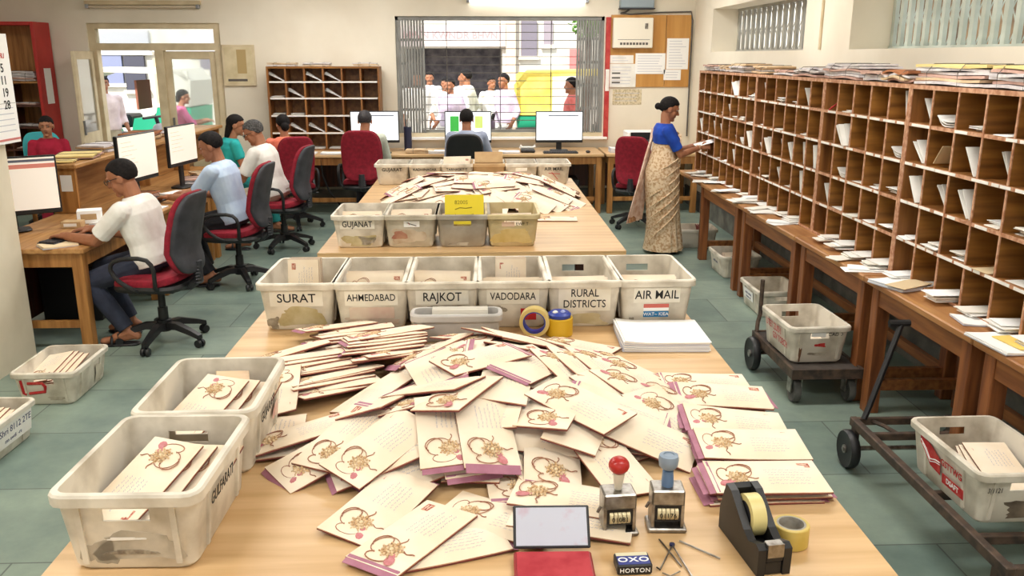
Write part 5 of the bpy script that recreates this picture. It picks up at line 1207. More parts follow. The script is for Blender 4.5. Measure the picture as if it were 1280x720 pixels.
# ================================================================== TROLLEYS
IRON = mat('rusty dark iron', (66, 56, 50), .55, .3, c2=(104, 84, 70), scale=20); RUB = mat('grey rubber', (70, 70, 68), .8, c2=(96, 94, 90), scale=20); DUST = mat('dusty black board', (84, 76, 70), .7, c2=(54, 48, 44), scale=12)
def wheel(parent, loc, r, w, rim=STEEL, yaw=0):
    b = MB(); M = Matrix.Translation(loc) @ Matrix.Rotation(yaw, 4, 'Z') @ Matrix.Rotation(PI / 2, 4, 'Y')
    b.lathe([(r * .72, -w * .4), (r * .93, -w / 2), (r, -w * .25), (r, w * .25), (r * .93, w / 2), (r * .72, w * .4)], RUB if r < .09 else BLACK, 24, M); o = b.build('wheel', parent, True)
    b = MB(); b.lathe([(.001, -w * .55), (r * .22, -w * .55), (r * .24, w * .55), (.001, w * .55)], rim, 14, M)
    for k in range(5):
        a = 2 * PI * k / 5; b.add([M @ Vector(p) for p in [(r * .2 * math.cos(a - .35), r * .2 * math.sin(a - .35), -.006), (r * .76 * math.cos(a - .16), r * .76 * math.sin(a - .16), -.006), (r * .76 * math.cos(a + .16), r * .76 * math.sin(a + .16), -.006), (r * .2 * math.cos(a + .35), r * .2 * math.sin(a + .35), -.006)]] + [M @ Vector(p) for p in [(r * .2 * math.cos(a - .35), r * .2 * math.sin(a - .35), .006), (r * .76 * math.cos(a - .16), r * .76 * math.sin(a - .16), .006), (r * .76 * math.cos(a + .16), r * .76 * math.sin(a + .16), .006), (r * .2 * math.cos(a + .35), r * .2 * math.sin(a + .35), .006)]], [(0, 3, 2, 1), (4, 5, 6, 7), (0, 1, 5, 4), (1, 2, 6, 5), (2, 3, 7, 6), (3, 0, 4, 7)], rim)
    b.build('hub', o); return o
t = thing('platform_trolley', 'dusty flat trolley carrying a white crate beside the middle counter', 'trolley', (1.98, 4.93, 0), R(0))
b = MB(); b.box((-.20, -.37, .195), (.20, .36, .215), DUST, .004); b.box((-.21, -.38, .165), (-.19, .37, .222), IRON); b.box((.19, -.38, .165), (.21, .37, .222), IRON); b.box((-.19, -.38, .165), (.19, -.365, .222), IRON); b.box((-.19, .355, .165), (.19, .37, .222), IRON); b.build('deck', t)
b = MB(); b.tube([(-.19, .34, .22), (-.18, .36, .28), (-.165, .37, .33), (-.165, .37, .40), (-.165, .37, .56)], .014, IRON, 8); b.build('handle', t, True)
b = MB(); b.box((-.20, .22, .13), (.20, .26, .165), IRON); b.rod((-.235, .24, .11), (.235, .24, .11), .012, STEEL); b.build('axle', t)
for x, y, r, w in ((-.24, .24, .108, .045), (.24, .24, .108, .045)): wheel(t, (x, y, r + .001), r, w)
for x in (-.16, .16):
    wheel(t, (x, -.30, .073), .072, .04); b = MB(); b.box((x - .034, -.33, .065), (x - .026, -.27, .165), STEEL); b.box((x + .026, -.33, .065), (x + .034, -.27, .165), STEEL); b.box((x - .034, -.33, .155), (x + .034, -.27, .165), STEEL); b.build('caster_fork', t)
o = crate('white crate with red faded lettering riding on the dusty trolley', (1.945, 4.88, .224), R(2), .30, .42, .225, .024, 'fb', CRATE)
words_on(o, 'l', .04, .150, 'UTET ZUSH', .058, mat('faded red lettering', (206, 92, 92), .7, c2=(222, 160, 150), scale=30, lo=.5, hi=.7), .012, .009, .8); words_on(o, 'l', -.06, .095, 'GSV TOECH', .058, mat('faded red lettering', (206, 92, 92), .7), .012, .009, .72)
plate(o, 'f', -.01, .176, .085, .026, PAPERW, 'label'); words_on(o, 'f', .09, .176, 'CADO', .03, BLACKT, 0, .003); blob(o, 'f', .01, .11, .06, .022, REDM, 61, .002, 'red_mark'); blob(o, 'f', .0, .055, .11, .02, GRIME, 62); blob(o, 'f', -.11, .06, .015, .08, mat('rust mark', (120, 84, 60), .8), 63, .008)
in_crate(o, 3, 'white envelopes flat in the crate on the dusty trolley', 'flat', 73, 's', 0, rise=.05)
t = thing('platform_trolley', 'open iron frame trolley with a long handle at the near right counter', 'trolley', (2.05, 3.20, 0), 0)
b = MB(); zt = .25
for x in (-.235, .235): b.box((x - .017, -.66, zt - .045), (x + .017, .64, zt), IRON, .004)
b.box((-.218, -.66, zt - .045), (.218, -.63, zt), IRON, .004); b.box((-.218, .44, zt - .04), (.218, .465, zt - .004), IRON, .003); b.box((-.218, -.12, zt - .04), (.218, -.095, zt - .004), IRON, .003); b.box((-.218, -.45, zt - .04), (.218, -.42, zt - .004), IRON, .003); b.box((-.218, .615, zt - .04), (.218, .64, zt - .004), IRON, .003)
b.build('deck', t); b = MB(); b.tube([(-.15, .625, zt - .02), (-.12, .55, zt - .015), (-.09, .46, zt - .02)], .01, IRON, 6); b.build('brace', t)
b = MB(); b.tube([(-.2, .60, zt + .001), (-.17, .62, zt + .06), (-.02, .70, .70)], .015, BLACK, 8); b.rod((-.08, .70, .705), (.02, .70, .705), .017, BLACK); b.build('handle', t, True)
for x in (-.20, .20):
    wheel(t, (x - .06 if x < 0 else x + .06, .60, .096), .095, .045); wheel(t, (x, -.58, .07), .069, .04)
    b = MB(); b.box((x - .034, -.61, .06), (x - .026, -.55, zt - .046), IRON); b.box((x + .026, -.61, .06), (x + .034, -.55, zt - .046), IRON); b.build('caster_fork', t)
b = MB(); b.rod((-.29, .60, .097), (.29, .60, .097), .012, STEEL); b.build('axle', t)
for x in (-.235, .235):
    MB().box((x - .012, .58, .09), (x + .012, .62, zt - .046), IRON).build('axle_bracket', t)
o = crate('white crate with a red post emblem on its side riding on the iron trolley', (2.0, 3.06, .2515), R(1), .30, .46, .22, .026, 'fb', CRATE)
# red emblem with swoosh and lettering
M = face(o, 'l', .09, .125, .0092); em = MB()
em.add([M @ Vector(p) for p in [(-.075, .060, 0), (.0, .055, 0), (.075, .02, 0), (.075, -.05, 0), (.0, -.04, 0), (-.04, .0, 0), (-.075, .03, 0)]] + [M @ Vector(p) for p in [(-.075, .060, -.0006), (.0, .055, -.0006), (.075, .02, -.0006), (.075, -.05, -.0006), (.0, -.04, -.0006), (-.04, .0, -.0006), (-.075, .03, -.0006)]], [(0, 6, 5, 4, 3, 2, 1), (7, 8, 9, 10, 11, 12, 13)], REDM)
eo = em.build('red_emblem', o); b = MB(); b.tube([M @ Vector(p) for p in ((-.07, .045, .0005), (-.03, .02, .0005), (.0, -.012, .0005), (.04, .002, .0005), (.074, .006, .0005))], .0028, PAPERW, 5); b.tube([M @ Vector(p) for p in ((-.06, .03, .0005), (-.03, .008, .0005), (.0, -.024, .0005), (.04, -.008, .0005), (.074, -.004, .0005))], .0022, PAPERW, 5); b.build('swoosh', eo)
words_on(o, 'l', -.065, .14, 'GSTTWG', .04, REDM, .02, .0094, .9, parent=eo); plate(o, 'l', -.075, .075, .15, .042, REDM, 'red_emblem', .0088); words_on(o, 'l', -.075, .076, 'DSAFT', .03, PAPERW, .02, .0100, 1.0)
blob(o, 'f', .05, .06, .22, .07, mat('black grime', (70, 60, 50), .8, c2=(140, 124, 104), scale=12), 64); words_on(o, 'f', -.115, .15, '3(1121', .03, BLACKT, 0, .008, .7); plate(o, 'f', .05, .165, .1, .035, PAPERW)
for k in range(3):
    envelope(Matrix.Translation(o.location) @ frame((-.0 + .02 * k, -.02 - .01 * k, .10 + .014 * k), (.3 - .1 * k, 1, .18), (-.05, -.18, 1)), 'white envelopes lying in the crate with the red emblem', 'envelopes in the emblem crate', 's')
in_crate(o, 3, 'white envelopes at the bottom of the crate with the red emblem', 'flat', 74, 's')
# paper on the near table
sheaf((.775, 3.525, .7612), .36, .32, 11, 'thick stack of white papers in front of the crate lettered AIR MAIL', R(-1), PAPERW, curl=.02)

# ================================================================== STATIONERY
def tape_roll(lab, loc, r, w, m, core, standing=False, rz=0, rin=None):
    t = thing('tape_roll', lab, 'tape', loc, rz); rin = rin or r * .72
    M = Matrix.Translation((0, 0, r)) @ Matrix.Rotation(PI / 2, 4, 'X') if standing else Matrix.Translation((0, 0, w / 2))
    b = MB(); b.lathe([(rin, -w / 2), (r - .002, -w / 2), (r, -w / 2 + .002), (r, w / 2 - .002), (r - .002, w / 2), (rin, w / 2), (rin, -w / 2)], m, 40, M, False, False); b.build('tape', t, True)
    b = MB(); b.lathe([(rin - .005, -w / 2), (rin - .0005, -w / 2), (rin - .0005, w / 2), (rin - .005, w / 2), (rin - .005, -w / 2)], core, 40, M, False, False); b.build('core', t, True)
tape_roll('yellow tape roll with a blue core standing behind the heap', (.235, 3.60, .7615), .066, .05, mat('straw tape', (206, 182, 112), .4), BLUE, True, R(-8), .050)
t = thing('tape_roll', 'mustard yellow tape roll on its face with blue plastic on top behind the heap', 'tape', (.345, 3.62, .7615)); b = MB(); b.lathe([(.0, 0), (.058, 0), (.06, .002), (.06, .078), (.058, .08), (0, .08)], MUST, 36); b.build('tape', t, True)
b = MB(); b.lathe([(.0, .0805), (.05, .0805), (.052, .095), (.04, .105), (0, .105)], BLUE, 24); b.sell(.012, .012, .008, PAPER, nu=10, nv=6, M=Matrix.Translation((-.02, -.02, .107))); b.sell(.012, .012, .008, mat('pale blue', (150, 160, 210), .3), nu=10, nv=6, M=Matrix.Translation((.015, -.015, .107))); b.build('blue_spool', t, True)
tape_roll('clear yellow tape roll lying beside the tape dispenser', (.775, 1.91, .7615), .045, .055, YTAPE, mat('grey card core', (150, 144, 134), .7, c2=(190, 186, 176), scale=30), False, 0, .036)
# tape dispenser, long axis local X (back) to the cutter
t = thing('tape_dispenser', 'heavy black desk tape dispenser at the lower right of the near table', 'tape dispenser', (.672, 1.885, .7615), R(-83))
pr = [(-.115, 0), (.115, 0), (.118, .07), (.10, .078), (.06, .062), (.03, .075), (-.055, .135), (-.085, .14), (-.115, .06)]
b = MB()
for y0, y1 in ((-.042, -.022), (.022, .042)): b.loft([[(x, y, z) for x, z in pr] for y in (y0, y1)], BLACK)
b.box((-.112, -.022, 0), (.112, .022, .035), BLACK, .003); b.box((.085, -.022, .035), (.117, .022, .072), BLACK, .003); b.loft([[(-.115, y, .03), (-.09, y, .03), (-.075, y, .13), (-.088, y, .139)] for y in (-.022, .022)], BLACK); b.build('body', t)
M = Matrix.Translation((-.02, 0, .085)) @ Matrix.Rotation(PI / 2, 4, 'X')
b = MB(); b.lathe([(.036, -.018), (.052, -.018), (.052, .018), (.036, .018), (.036, -.018)], mat('pale yellow tape', (222, 206, 140), .4), 36, M, False, False); b.build('tape', t, True)
b = MB(); b.lathe([(.001, -.017), (.035, -.017), (.035, .017), (.001, .017)], BLACK2, 24, M); b.build('hub', t, True)
b = MB(); b.box((.096, -.02, .072), (.12, .02, .084), STEEL, .002); b.box((.117, -.02, .05), (.121, .02, .084), STEEL); b.build('cutter', t)
# numbering stamps
def stamp(lab, loc, rz, top, grip, digits):
    t = thing('numbering_stamp', lab, 'stamp', loc, rz)
    MB().box((-.05, -.036, 0), (.05, .036, .012), STEEL, .003).build('base_plate', t)
    b = MB(); b.box((-.042, -.028, .0125), (-.034, .028, .085), STEEL); b.box((.034, -.028, .0125), (.042, .028, .085), STEEL); b.box((-.042, -.032, .075), (.042, .032, .118), STEEL, .004); b.box((-.034, .02, .02), (.034, .028, .075), BLACK2); b.build('frame', t)
    b = MB(); b.box((-.033, -.026, .03), (.033, .02, .074), BLACK); b.rod((-.034, -.02, .07), (.034, -.02, .07), .003, STEEL, 6); b.build('housing', t)
    w = MB(); 
    for i in range(5): w.lathe([(.001, -.0045), (.018, -.0045), (.018, .0045), (.001, .0045)], mat('brass wheel', (206, 190, 150), .4, .3), 14, Matrix.Translation((-.022 + i * .011, -.018, .05)) @ Matrix.Rotation(PI / 2, 4, 'Y'))
    wo = w.build('number_wheels', t, True)
    text_mb(digits, .018, BLACKT, frame((0, -.0368, .05), (1, 0, 0), (0, -1, 0)), .0, 1.1, .9).build('digits', wo)
    b = MB(); b.lathe(grip, mat('cream handle', (222, 214, 196), .4) if top == 'red' else mat('blue grey handle', (96, 124, 160), .4), 20); b.build('handle', t, True)
    b = MB()
    if top == 'red': b.sell(.027, .027, .023, mat('red knob', (176, 40, 36), .3), nu=20, nv=12, M=Matrix.Translation((0, 0, .185)))
    else: b.lathe([(.017, .1665), (.024, .175), (.026, .192), (.024, .203), (.014, .206), (.013, .203), (0, .203)], mat('slate knob', (134, 150, 168), .4), 24)
    b.build('knob', t, True)
    b = MB(); b.rod((-.045, 0, .07), (-.052, 0, .055), .004, STEEL); b.build('lever', t)
stamp('steel numbering stamp with a red knob on a cream handle', (.347, 1.985, .7615), R(4), 'red', [(.008, .118), (.010, .122), (.016, .165), (.0, .166)], '01081')
stamp('steel numbering stamp with a blue grey handle', (.477, 2.00, .7615), R(-3), 'blue', [(.015, .118), (.016, .13), (.014, .16), (.0, .166)], '01176')
t = thing('ink_pad', 'open red ink pad with a grey lid at the front edge of the near table', 'ink pad', (.168, 1.805, .7615), R(-1))
MB().box((-.095, -.075, 0), (.095, .06, .018), mat('dark red tin', (150, 34, 40), .4), .004).build('tin', t)
b = MB(); b.box((-.088, -.068, .018), (.088, .053, .021), mat('red ink felt', (166, 40, 52), .9, c2=(186, 62, 70), scale=20)); b.build('felt_pad', t)
b = MB(); b.box((-.095, -.004, 0), (.095, .004, .105), BLACK2, .003); b.box((-.088, -.0055, .006), (.088, -.004, .099), mat('grey lid inside', (200, 204, 220), .4, c2=(196, 150, 170), scale=14, lo=.55, hi=.72)); b.build('lid', t, loc=(0, .068, .02), rot=(R(-42), 0, 0))
t = thing('ink_box', 'small black and blue ink box in front of the red knobbed stamp', 'box', (.358, 1.812, .7615), R(2))
MB().box((-.042, -.028, 0), (.042, .028, .026), BLACK, .003).build('tin', t); MB().box((-.038, .012, .026), (.038, .026, .0268), mat('pale label', (216, 208, 176), .6)).build('label', t); b = MB(); b.box((-.038, -.024, .026), (.038, .011, .0268), mat('deep blue label', (34, 48, 130), .5)); lo = b.build('label', t)
text_mb('OXO', .026, PAPERW, frame((0, -.006, .0272), (1, 0, 0), (0, 0, 1)), .01, 1.1, 1.2).build('lettering', lo); text_mb('HORTON', .016, PAPERW, frame((0, -.0286, .012), (1, 0, 0), (0, -1, 0)), .0, 1.1).build('lettering', lo)
def pin(lab, pts, r=.0022):
    tag(MB().tube(pts, r, STEEL, 6).build('steel_pin', None), lab, 'pin')
def gp(u, v): x, y = ground(u, v, .764); return (x, y, .764)
pin('long steel needle lying from the blue stamp toward the tape dispenser', [gp(849, 676), gp(900, 698)])
pin('steel needle beside the ink box, left one of the crossing pair', [gp(824, 674), gp(852, 708)])
b = MB(); p0 = Vector(gp(840, 682)); b.tube([p0, gp(825, 712), gp(821, 709)], .0022, STEEL, 6); b.tube([p0 + Vector((0, 0, .003)), gp(866, 722)], .0022, STEEL, 6); b.tube([Vector(gp(828, 716)), Vector(gp(838, 720)), Vector(gp(850, 714))], .0016, STEEL, 6); b.lathe([(.001, 0), (.007, 0), (.007, .006), (.001, .006)], mat('navy rivet', (40, 44, 80), .4), 12, Matrix.Translation(p0)); tag(b.build('steel_compass'), 'open pair of thin steel legs joined by a dark rivet beside the ink box', 'tool')
# ================================================================== PEOPLE
SKIN = mat('brown skin', (168, 112, 80), .6, c2=(152, 98, 68), scale=14)
SKIN2 = mat('warm brown skin', (184, 126, 92), .6, c2=(168, 112, 80), scale=14)
HAIRB = mat('black hair', (18, 15, 15), .75, c2=(32, 27, 26), scale=60, spec=.2)
HAIRG = mat('greying hair', (104, 102, 100), .8, c2=(52, 50, 50), scale=70, spec=.2)
EYEW = mat('eye white', (232, 226, 218), .3); LIP = mat('lips', (140, 74, 66), .5)
def cloth(n, c, c2, sc=10): return mat(n, c, .9, c2=c2, scale=sc, bump=.7, bscale=11)
WHITE_S = cloth('white shirt cloth', (246, 244, 238), (230, 226, 218)); BLUE_S = cloth('light blue shirt cloth', (196, 214, 236), (178, 198, 226)); GREY_S = cloth('grey blue shirt cloth', (168, 176, 196), (150, 158, 180)); GREEN_S = cloth('pale green shirt cloth', (212, 218, 202), (194, 200, 184))
DENIM = cloth('dark blue trousers', (52, 58, 76), (38, 42, 58)); DARKT = cloth('charcoal trousers', (38, 38, 44), (28, 28, 34)); TANT = cloth('beige trousers', (190, 178, 156), (170, 158, 136))
def remesh(mb, name, m, vox, it, parent=None):
    me = mb.mesh(name + '_raw'); o = bpy.data.objects.new(name, me); COL.objects.link(o)
    md = o.modifiers.new('r', 'REMESH'); md.mode = 'VOXEL'; md.voxel_size = vox; md.use_smooth_shade = True
    s = o.modifiers.new('s', 'SMOOTH'); s.factor = .5; s.iterations = it
    bpy.context.view_layer.update(); dg = bpy.context.evaluated_depsgraph_get(); ev = o.evaluated_get(dg)
    nm = bpy.data.meshes.new_from_object(ev); nm.name = name; nm.materials.clear(); nm.materials.append(m)
    nm.polygons.foreach_set('material_index', [0] * len(nm.polygons)); nm.polygons.foreach_set('use_smooth', [True] * len(nm.polygons))
    o.modifiers.clear(); o.data = nm; bpy.data.meshes.remove(me)
    if parent is not None: o.parent = parent
    return o
def oring(c, rt, fw, a, b, n=24, e=.8):
    c, rt, fw = Vector(c), Vector(rt), Vector(fw); sp = lambda w: math.copysign(abs(w) ** e, w)
    return [c + rt * a * sp(math.cos(2 * PI * k / n)) + fw * b * sp(math.sin(2 * PI * k / n)) for k in range(n)]
def ik(a, c, l1, l2, pole):
    a, c, pole = Vector(a), Vector(c), Vector(pole); d = c - a; D = min(d.length, (l1 + l2) * .995); u = d.normalized(); c = a + u * D
    x = (l1 * l1 - l2 * l2 + D * D) / (2 * D); hh = math.sqrt(max(l1 * l1 - x * x, 0)); p = pole - u * pole.dot(u)
    if p.length < 1e-4: p = Vector((0, 0, -1))
    return a + u * x + p.normalized() * hh, c
def hand(mb, wrist, dirv, nrm, side, curl=.5, m=None, s=1.0):
    """palm and five fingers; nrm points out of the back of the hand"""
    d = Vector(dirv).normalized(); n = Vector(nrm); n = (n - d * n.dot(d)).normalized(); r = d.cross(n) * side   # r toward the thumb
    w = Vector(wrist)
    mb.capsule(w - d * .02, .024 * s, w + d * .03 * s, .026 * s, m, 10)
    for k in range(4):
        off = (.027 - .018 * k) * s; L = (.072, .080, .075, .058)[k] * s; base = w + d * .075 * s + r * off; mb.capsule(w + d * .02 + r * off * .7, .016 * s, base, .0115 * s, m, 8)
        p = base; a = 0
        for q, (f, rad) in enumerate(((.45, .0095), (.32, .0088), (.23, .008))):
            a += curl * (.5, .8, .6)[q]; p2 = p + (d * math.cos(a) - n * math.sin(a) + r * .05 * (1.5 - k)) * L * f
            mb.capsule(p, (rad + .0008) * s, p2, rad * s, m, 8); p = p2
    b0 = w + d * .02 + r * .022 * s; b1 = b0 + (d * .55 + r * .75 - n * .25).normalized() * .042 * s; b2 = b1 + (d * .9 + r * .25 - n * .3).normalized() * .032 * s
    mb.capsule(b0, .014 * s, b1, .0115 * s, m, 8); mb.capsule(b1, .0115 * s, b2, .0095 * s, m, 8)
def figure(name, lab, P, spec):
    """P: joint positions (world). spec: materials and style"""
    fem = spec.get('fem', False); sk = spec.get('skin', SKIN); vox = spec.get('vox', .006); g = .9 if fem else 1.08
    Fd, Rt = P['fwd'], P['rt']; B = MB(); S = MB(); T = MB()
    pel, che, nek = P['pelvis'], P['chest'], P['neck']; tor = nek - pel; tu = tor.normalized(); tf = Rt.cross(tu) * -1
    if tf.dot(Fd) < 0: tf = -tf
    def torso(mb, add, m, top=True, low=0.0):
        rs = []
        for t, a, b, df in ((-.06, .165, .115, 0), (.08, .168, .118, 0), (.30, .150, .105, .005), (.55, .162, .112, .01), (.76, .176, .112, .0), (.90, .150, .090, -.01), (1.0, .078, .066, -.012)):
            if t < low: continue
            a *= g; c = pel + tor * t + tf * df
            rs.append(oring(c, Rt, tf, a + add, b + add))
        mb.loft(rs, m)
        if fem and add > 0:
            for s in (-1, 1): mb.sell(.056, .05, .056, m, M=Matrix.Translation(pel + tor * .64 + tf * .085 + Rt * s * .075))
    torso(B, -.006, sk)
    hc, hf, hu = P['head'], P['hf'].normalized(), P['hu'].normalized(); hr = hf.cross(hu).normalized(); hu = hr.cross(hf).normalized()
    HM = Matrix.Translation(hc) @ Matrix((hf, hr, hu)).transposed().to_4x4()     # local x forward, y right, z up
    hs = .94 if fem else 1.0; HM = HM @ Matrix.Scale(hs, 4)
    B.capsule(nek - tu * .05, .058 * g, hc - hu * .06 - hf * .02, .05 * g, sk, 14)
    for s in (-1, 1): B.capsule(nek - tu * .055 + Rt * s * .05, .045 * g, P['sh'][s], .05 * g, sk, 12)
    B.sell(.098, .076, .088, sk, nu=24, nv=16, M=HM @ Matrix.Translation((-.008, 0, .03)))
    B.sell(.066, .058, .072, sk, nu=20, nv=14, M=HM @ Matrix.Translation((.026, 0, -.045)))
    B.sell(.026, .026, .02, sk, nu=12, nv=8, M=HM @ Matrix.Translation((.066, 0, -.098)))
    hp = lambda x, y, z: HM @ Vector((x, y, z))
    B.capsule(hp(.084, 0, .012), .009, hp(.107, 0, -.028), .0125, sk, 8); B.capsule(hp(.092, -.012, -.032), .009, hp(.092, .012, -.032), .009, sk, 8)
    B.capsule(hp(.082, -.042, .026), .010, hp(.082, .042, .026), .010, sk, 8); B.capsule(hp(.078, -.018, -.062), .011, hp(.078, .018, -.062), .011, sk, 8)
    for s in (-1, 1):
        B.sell(.024, .009, .033, sk, nu=12, nv=8, M=HM @ Matrix.Translation((-.006, s * .078, -.008))); B.sell(.026, .022, .03, sk, nu=10, nv=8, M=HM @ Matrix.Translation((.052, s * .036, -.035)))
    sm = spec.get('shirt'); tm = spec.get('trousers')
    if sm: torso(S, .012, sm, low=spec.get('hem', -1))
    for s in (-1, 1):
        sh, el, wr = P['sh'][s], P['el'][s], P['wr'][s]
        B.capsule(sh, .050 * g, el, .040 * g, sk, 12); B.capsule(el, .041 * g, wr, .027 * g, sk, 12)
        hd = P['hd'][s]; hand(B, wr, hd[0], hd[1], hd[2], spec.get('curl', .5), sk, .95 * g)
        if sm:
            sl = spec.get('sleeve', .72); S.capsule(nek - tu * .07 + Rt * s * .07, .055 * g, sh, .062 * g, sm, 14)
            if sl <= 1: S.capsule(sh, .064 * g, sh.lerp(el, sl), .060 * g, sm, 14, f1=True)
            else: S.capsule(sh, .062 * g, el, .052 * g, sm, 14); S.capsule(el, .052 * g, el.lerp(wr, sl - 1), .042 * g, sm, 14, f1=True)
        if 'knee' in P:
            hp_, kn, an = P['hip'][s], P['knee'][s], P['ank'][s]; toe = P['toe'][s]
            B.capsule(hp_, .075, kn, .05, sk, 12); B.capsule(kn, .05, an, .034, sk, 12)
            hl = an - (toe - an).normalized() * .05 + Vector((0, 0, -.045)); B.capsule(an, .034, hl, .032, sk, 10); B.capsule(hl + Vector((0, 0, .005)), .030, toe, .026, sk, 10); B.capsule(an, .036, toe.lerp(hl, .35) + Vector((0, 0, .012)), .03, sk, 10)
            if tm:
                T.capsule(hp_, .098, kn, .070, tm, 14); T.capsule(kn, .072, kn.lerp(an, .93), .056, tm, 14, f1=True)
    if sm and spec.get('collar', True):
        S.tube([nek + tu * .0 + Rt * .07 * math.cos(a) + tf * (.062 * math.sin(a)) for a in [k * PI / 8 for k in range(16)]], .014, sm, 8, True)
    body = remesh(B, name, sk, vox * .75, 3); tag(body, lab, 'person')
    if tm:
        T.loft([oring(pel + tor * t, Rt, tf, a, b) for t, a, b in ((-.12, .15, .11), (0, .178, .13), (.14, .172, .124))], tm); remesh(T, 'trousers', tm, vox, 3, body)
    if sm: remesh(S, spec.get('shirtname', 'shirt'), sm, vox, 2, body)
    # hair
    hm = spec.get('hair', HAIRB); Hh = MB(); nu, nv = 56, 40; rows_ = []; st = spec.get('hairstyle', 'short')
    recede = spec.get('recede', 0); lowback = spec.get('lowback', -.74)
    for i in range(nv + 1):
        ph = -PI / 2 + .02 + (PI - .04) * i / nv; ring = []
        for j in range(nu):
            th = 2 * PI * j / nu; x, y, z = math.cos(ph) * math.cos(th), math.cos(ph) * math.sin(th), math.sin(ph)
            front = .36 + recede - (.16 if fem else .02) * abs(y) + .03 * math.sin(th * 13); q1 = max(0, min(1, (x - .06) / .42)); q2 = max(0, min(1, (-x - .02) / .35))
            lim = front * q1 + (-.22) * (1 - q1) * (1 - q2) + lowback * q2 * (1 - q1); w = max(0, min(1, (z - lim + .10) / .26)); w = w * w * (3 - 2 * w)
            r = .86 + (.225 + .012 * math.sin(th * 17 + 3 * math.sin(i * .9)) + .02 * max(0, z)) * w
            ring.append(HM @ Vector((.098 * r * x - .010, .078 * r * y, .088 * r * z + .031)))
        rows_.append(ring)
    Hh.loft(rows_, hm); ho = Hh.build('hair', body, True, 180)
    if st == 'bun':
        b = MB(); b.sell(.034, .038, .036, hm, nu=18, nv=12, M=HM @ Matrix.Translation((-.125, 0, -.01)));  b.capsule(hp(-.08, 0, .0), .05, hp(-.11, 0, -.01), .03, hm); b.build('bun', ho, True)
    if st == 'long':
        b = MB(); b.loft([oring(hp(-.045, 0, .05), hr, hf, .076 * hs, .055, 16), oring(hp(-.07, 0, -.04), hr, hf, .072 * hs, .045, 16), oring(hp(-.085, 0, -.13), hr, hf, .060, .035, 16), oring(hp(-.095, 0, -.24), hr, hf, .03, .02, 16)], hm); b.build('long_hair', ho, True)
    if st == 'tied':
        b = MB(); b.sell(.05, .055, .06, hm, nu=18, nv=12, M=HM @ Matrix.Translation((-.085, 0, -.035))); b.build('knot', ho, True)
    if spec.get('face', True):
        for s in (-1, 1):
            b = MB(); ME = HM @ Matrix.Translation((.0785, s * .031, .008)) @ Matrix.Rotation(s * .28, 4, 'Z'); b.sell(.0055, .0125, .0058, EYEW, nu=14, nv=8, M=ME); b.sell(.0028, .0052, .0052, HAIRB, nu=10, nv=6, M=ME @ Matrix.Translation((.0040, 0, 0))); b.tube([ME @ Vector((.004, .014 * math.cos(a), .0012 + .0062 * math.sin(a))) for a in [k * PI / 6 for k in range(7)]], .0022, sk, 6); b.build('eye', body, True)
            b = MB(); b.capsule(hp(.091, s * .016, .031), .0038, hp(.084, s * .046, .033), .0028, HAIRB if hm is HAIRB else HAIRG, 6); b.build('eyebrow', body, True)
        b = MB(); b.sell(.006, .021, .0045, LIP, nu=12, nv=6, M=HM @ Matrix.Translation((.087, 0, -.059))); b.sell(.006, .017, .005, LIP, nu=12, nv=6, M=HM @ Matrix.Translation((.085, 0, -.067))); b.build('lips', body, True)
    if spec.get('moustache'):
        b = MB(); b.capsule(hp(.096, -.024, -.050), .004, hp(.100, 0, -.045), .006, hm, 6); b.capsule(hp(.100, 0, -.045), .006, hp(.096, .024, -.050), .004, hm, 6); b.build('moustache', body, True)
    if spec.get('glasses'):
        b = MB()
        for s in (-1, 1):
            b.tube([hp(.105, s * .033 + .023 * math.cos(a), .004 + .017 * math.sin(a)) for a in [k * PI / 8 for k in range(16)]], .0024, BLACK, 6, True); b.tube([hp(.103, s * .057, .008), hp(.06, s * .08, .010), hp(-.01, s * .084, .006)], .0024, BLACK, 6)
        b.tube([hp(.106, -.011, .008), hp(.109, 0, .01), hp(.106, .011, .008)], .0022, BLACK, 6); b.build('glasses', body, True)
    if 'toe' in P and spec.get('shoes', True):
        for s in (-1, 1):
            an, toe = P['ank'][s], P['toe'][s]; d = (toe - an); d.z = 0; d.normalize(); b = MB(); sm_ = spec.get('shoe', BLACK)
            c = an.lerp(toe, .5); c.z = toe.z - .02
            b.sell(.135, .045, .010, sm_, .5, .7, 24, 6, frame((c.x - d.x * .02, c.y - d.y * .02, toe.z - .024), d, (0, 0, 1))); b.tube([frame((toe.x - d.x * .06, toe.y - d.y * .06, toe.z), d, (0, 0, 1)) @ Vector((0, .042 * math.cos(a), -.02 + .055 * math.sin(a))) for a in [k * PI / 8 for k in range(9)]], .010, sm_, 6); b.build('sandal', body, True)
    return body
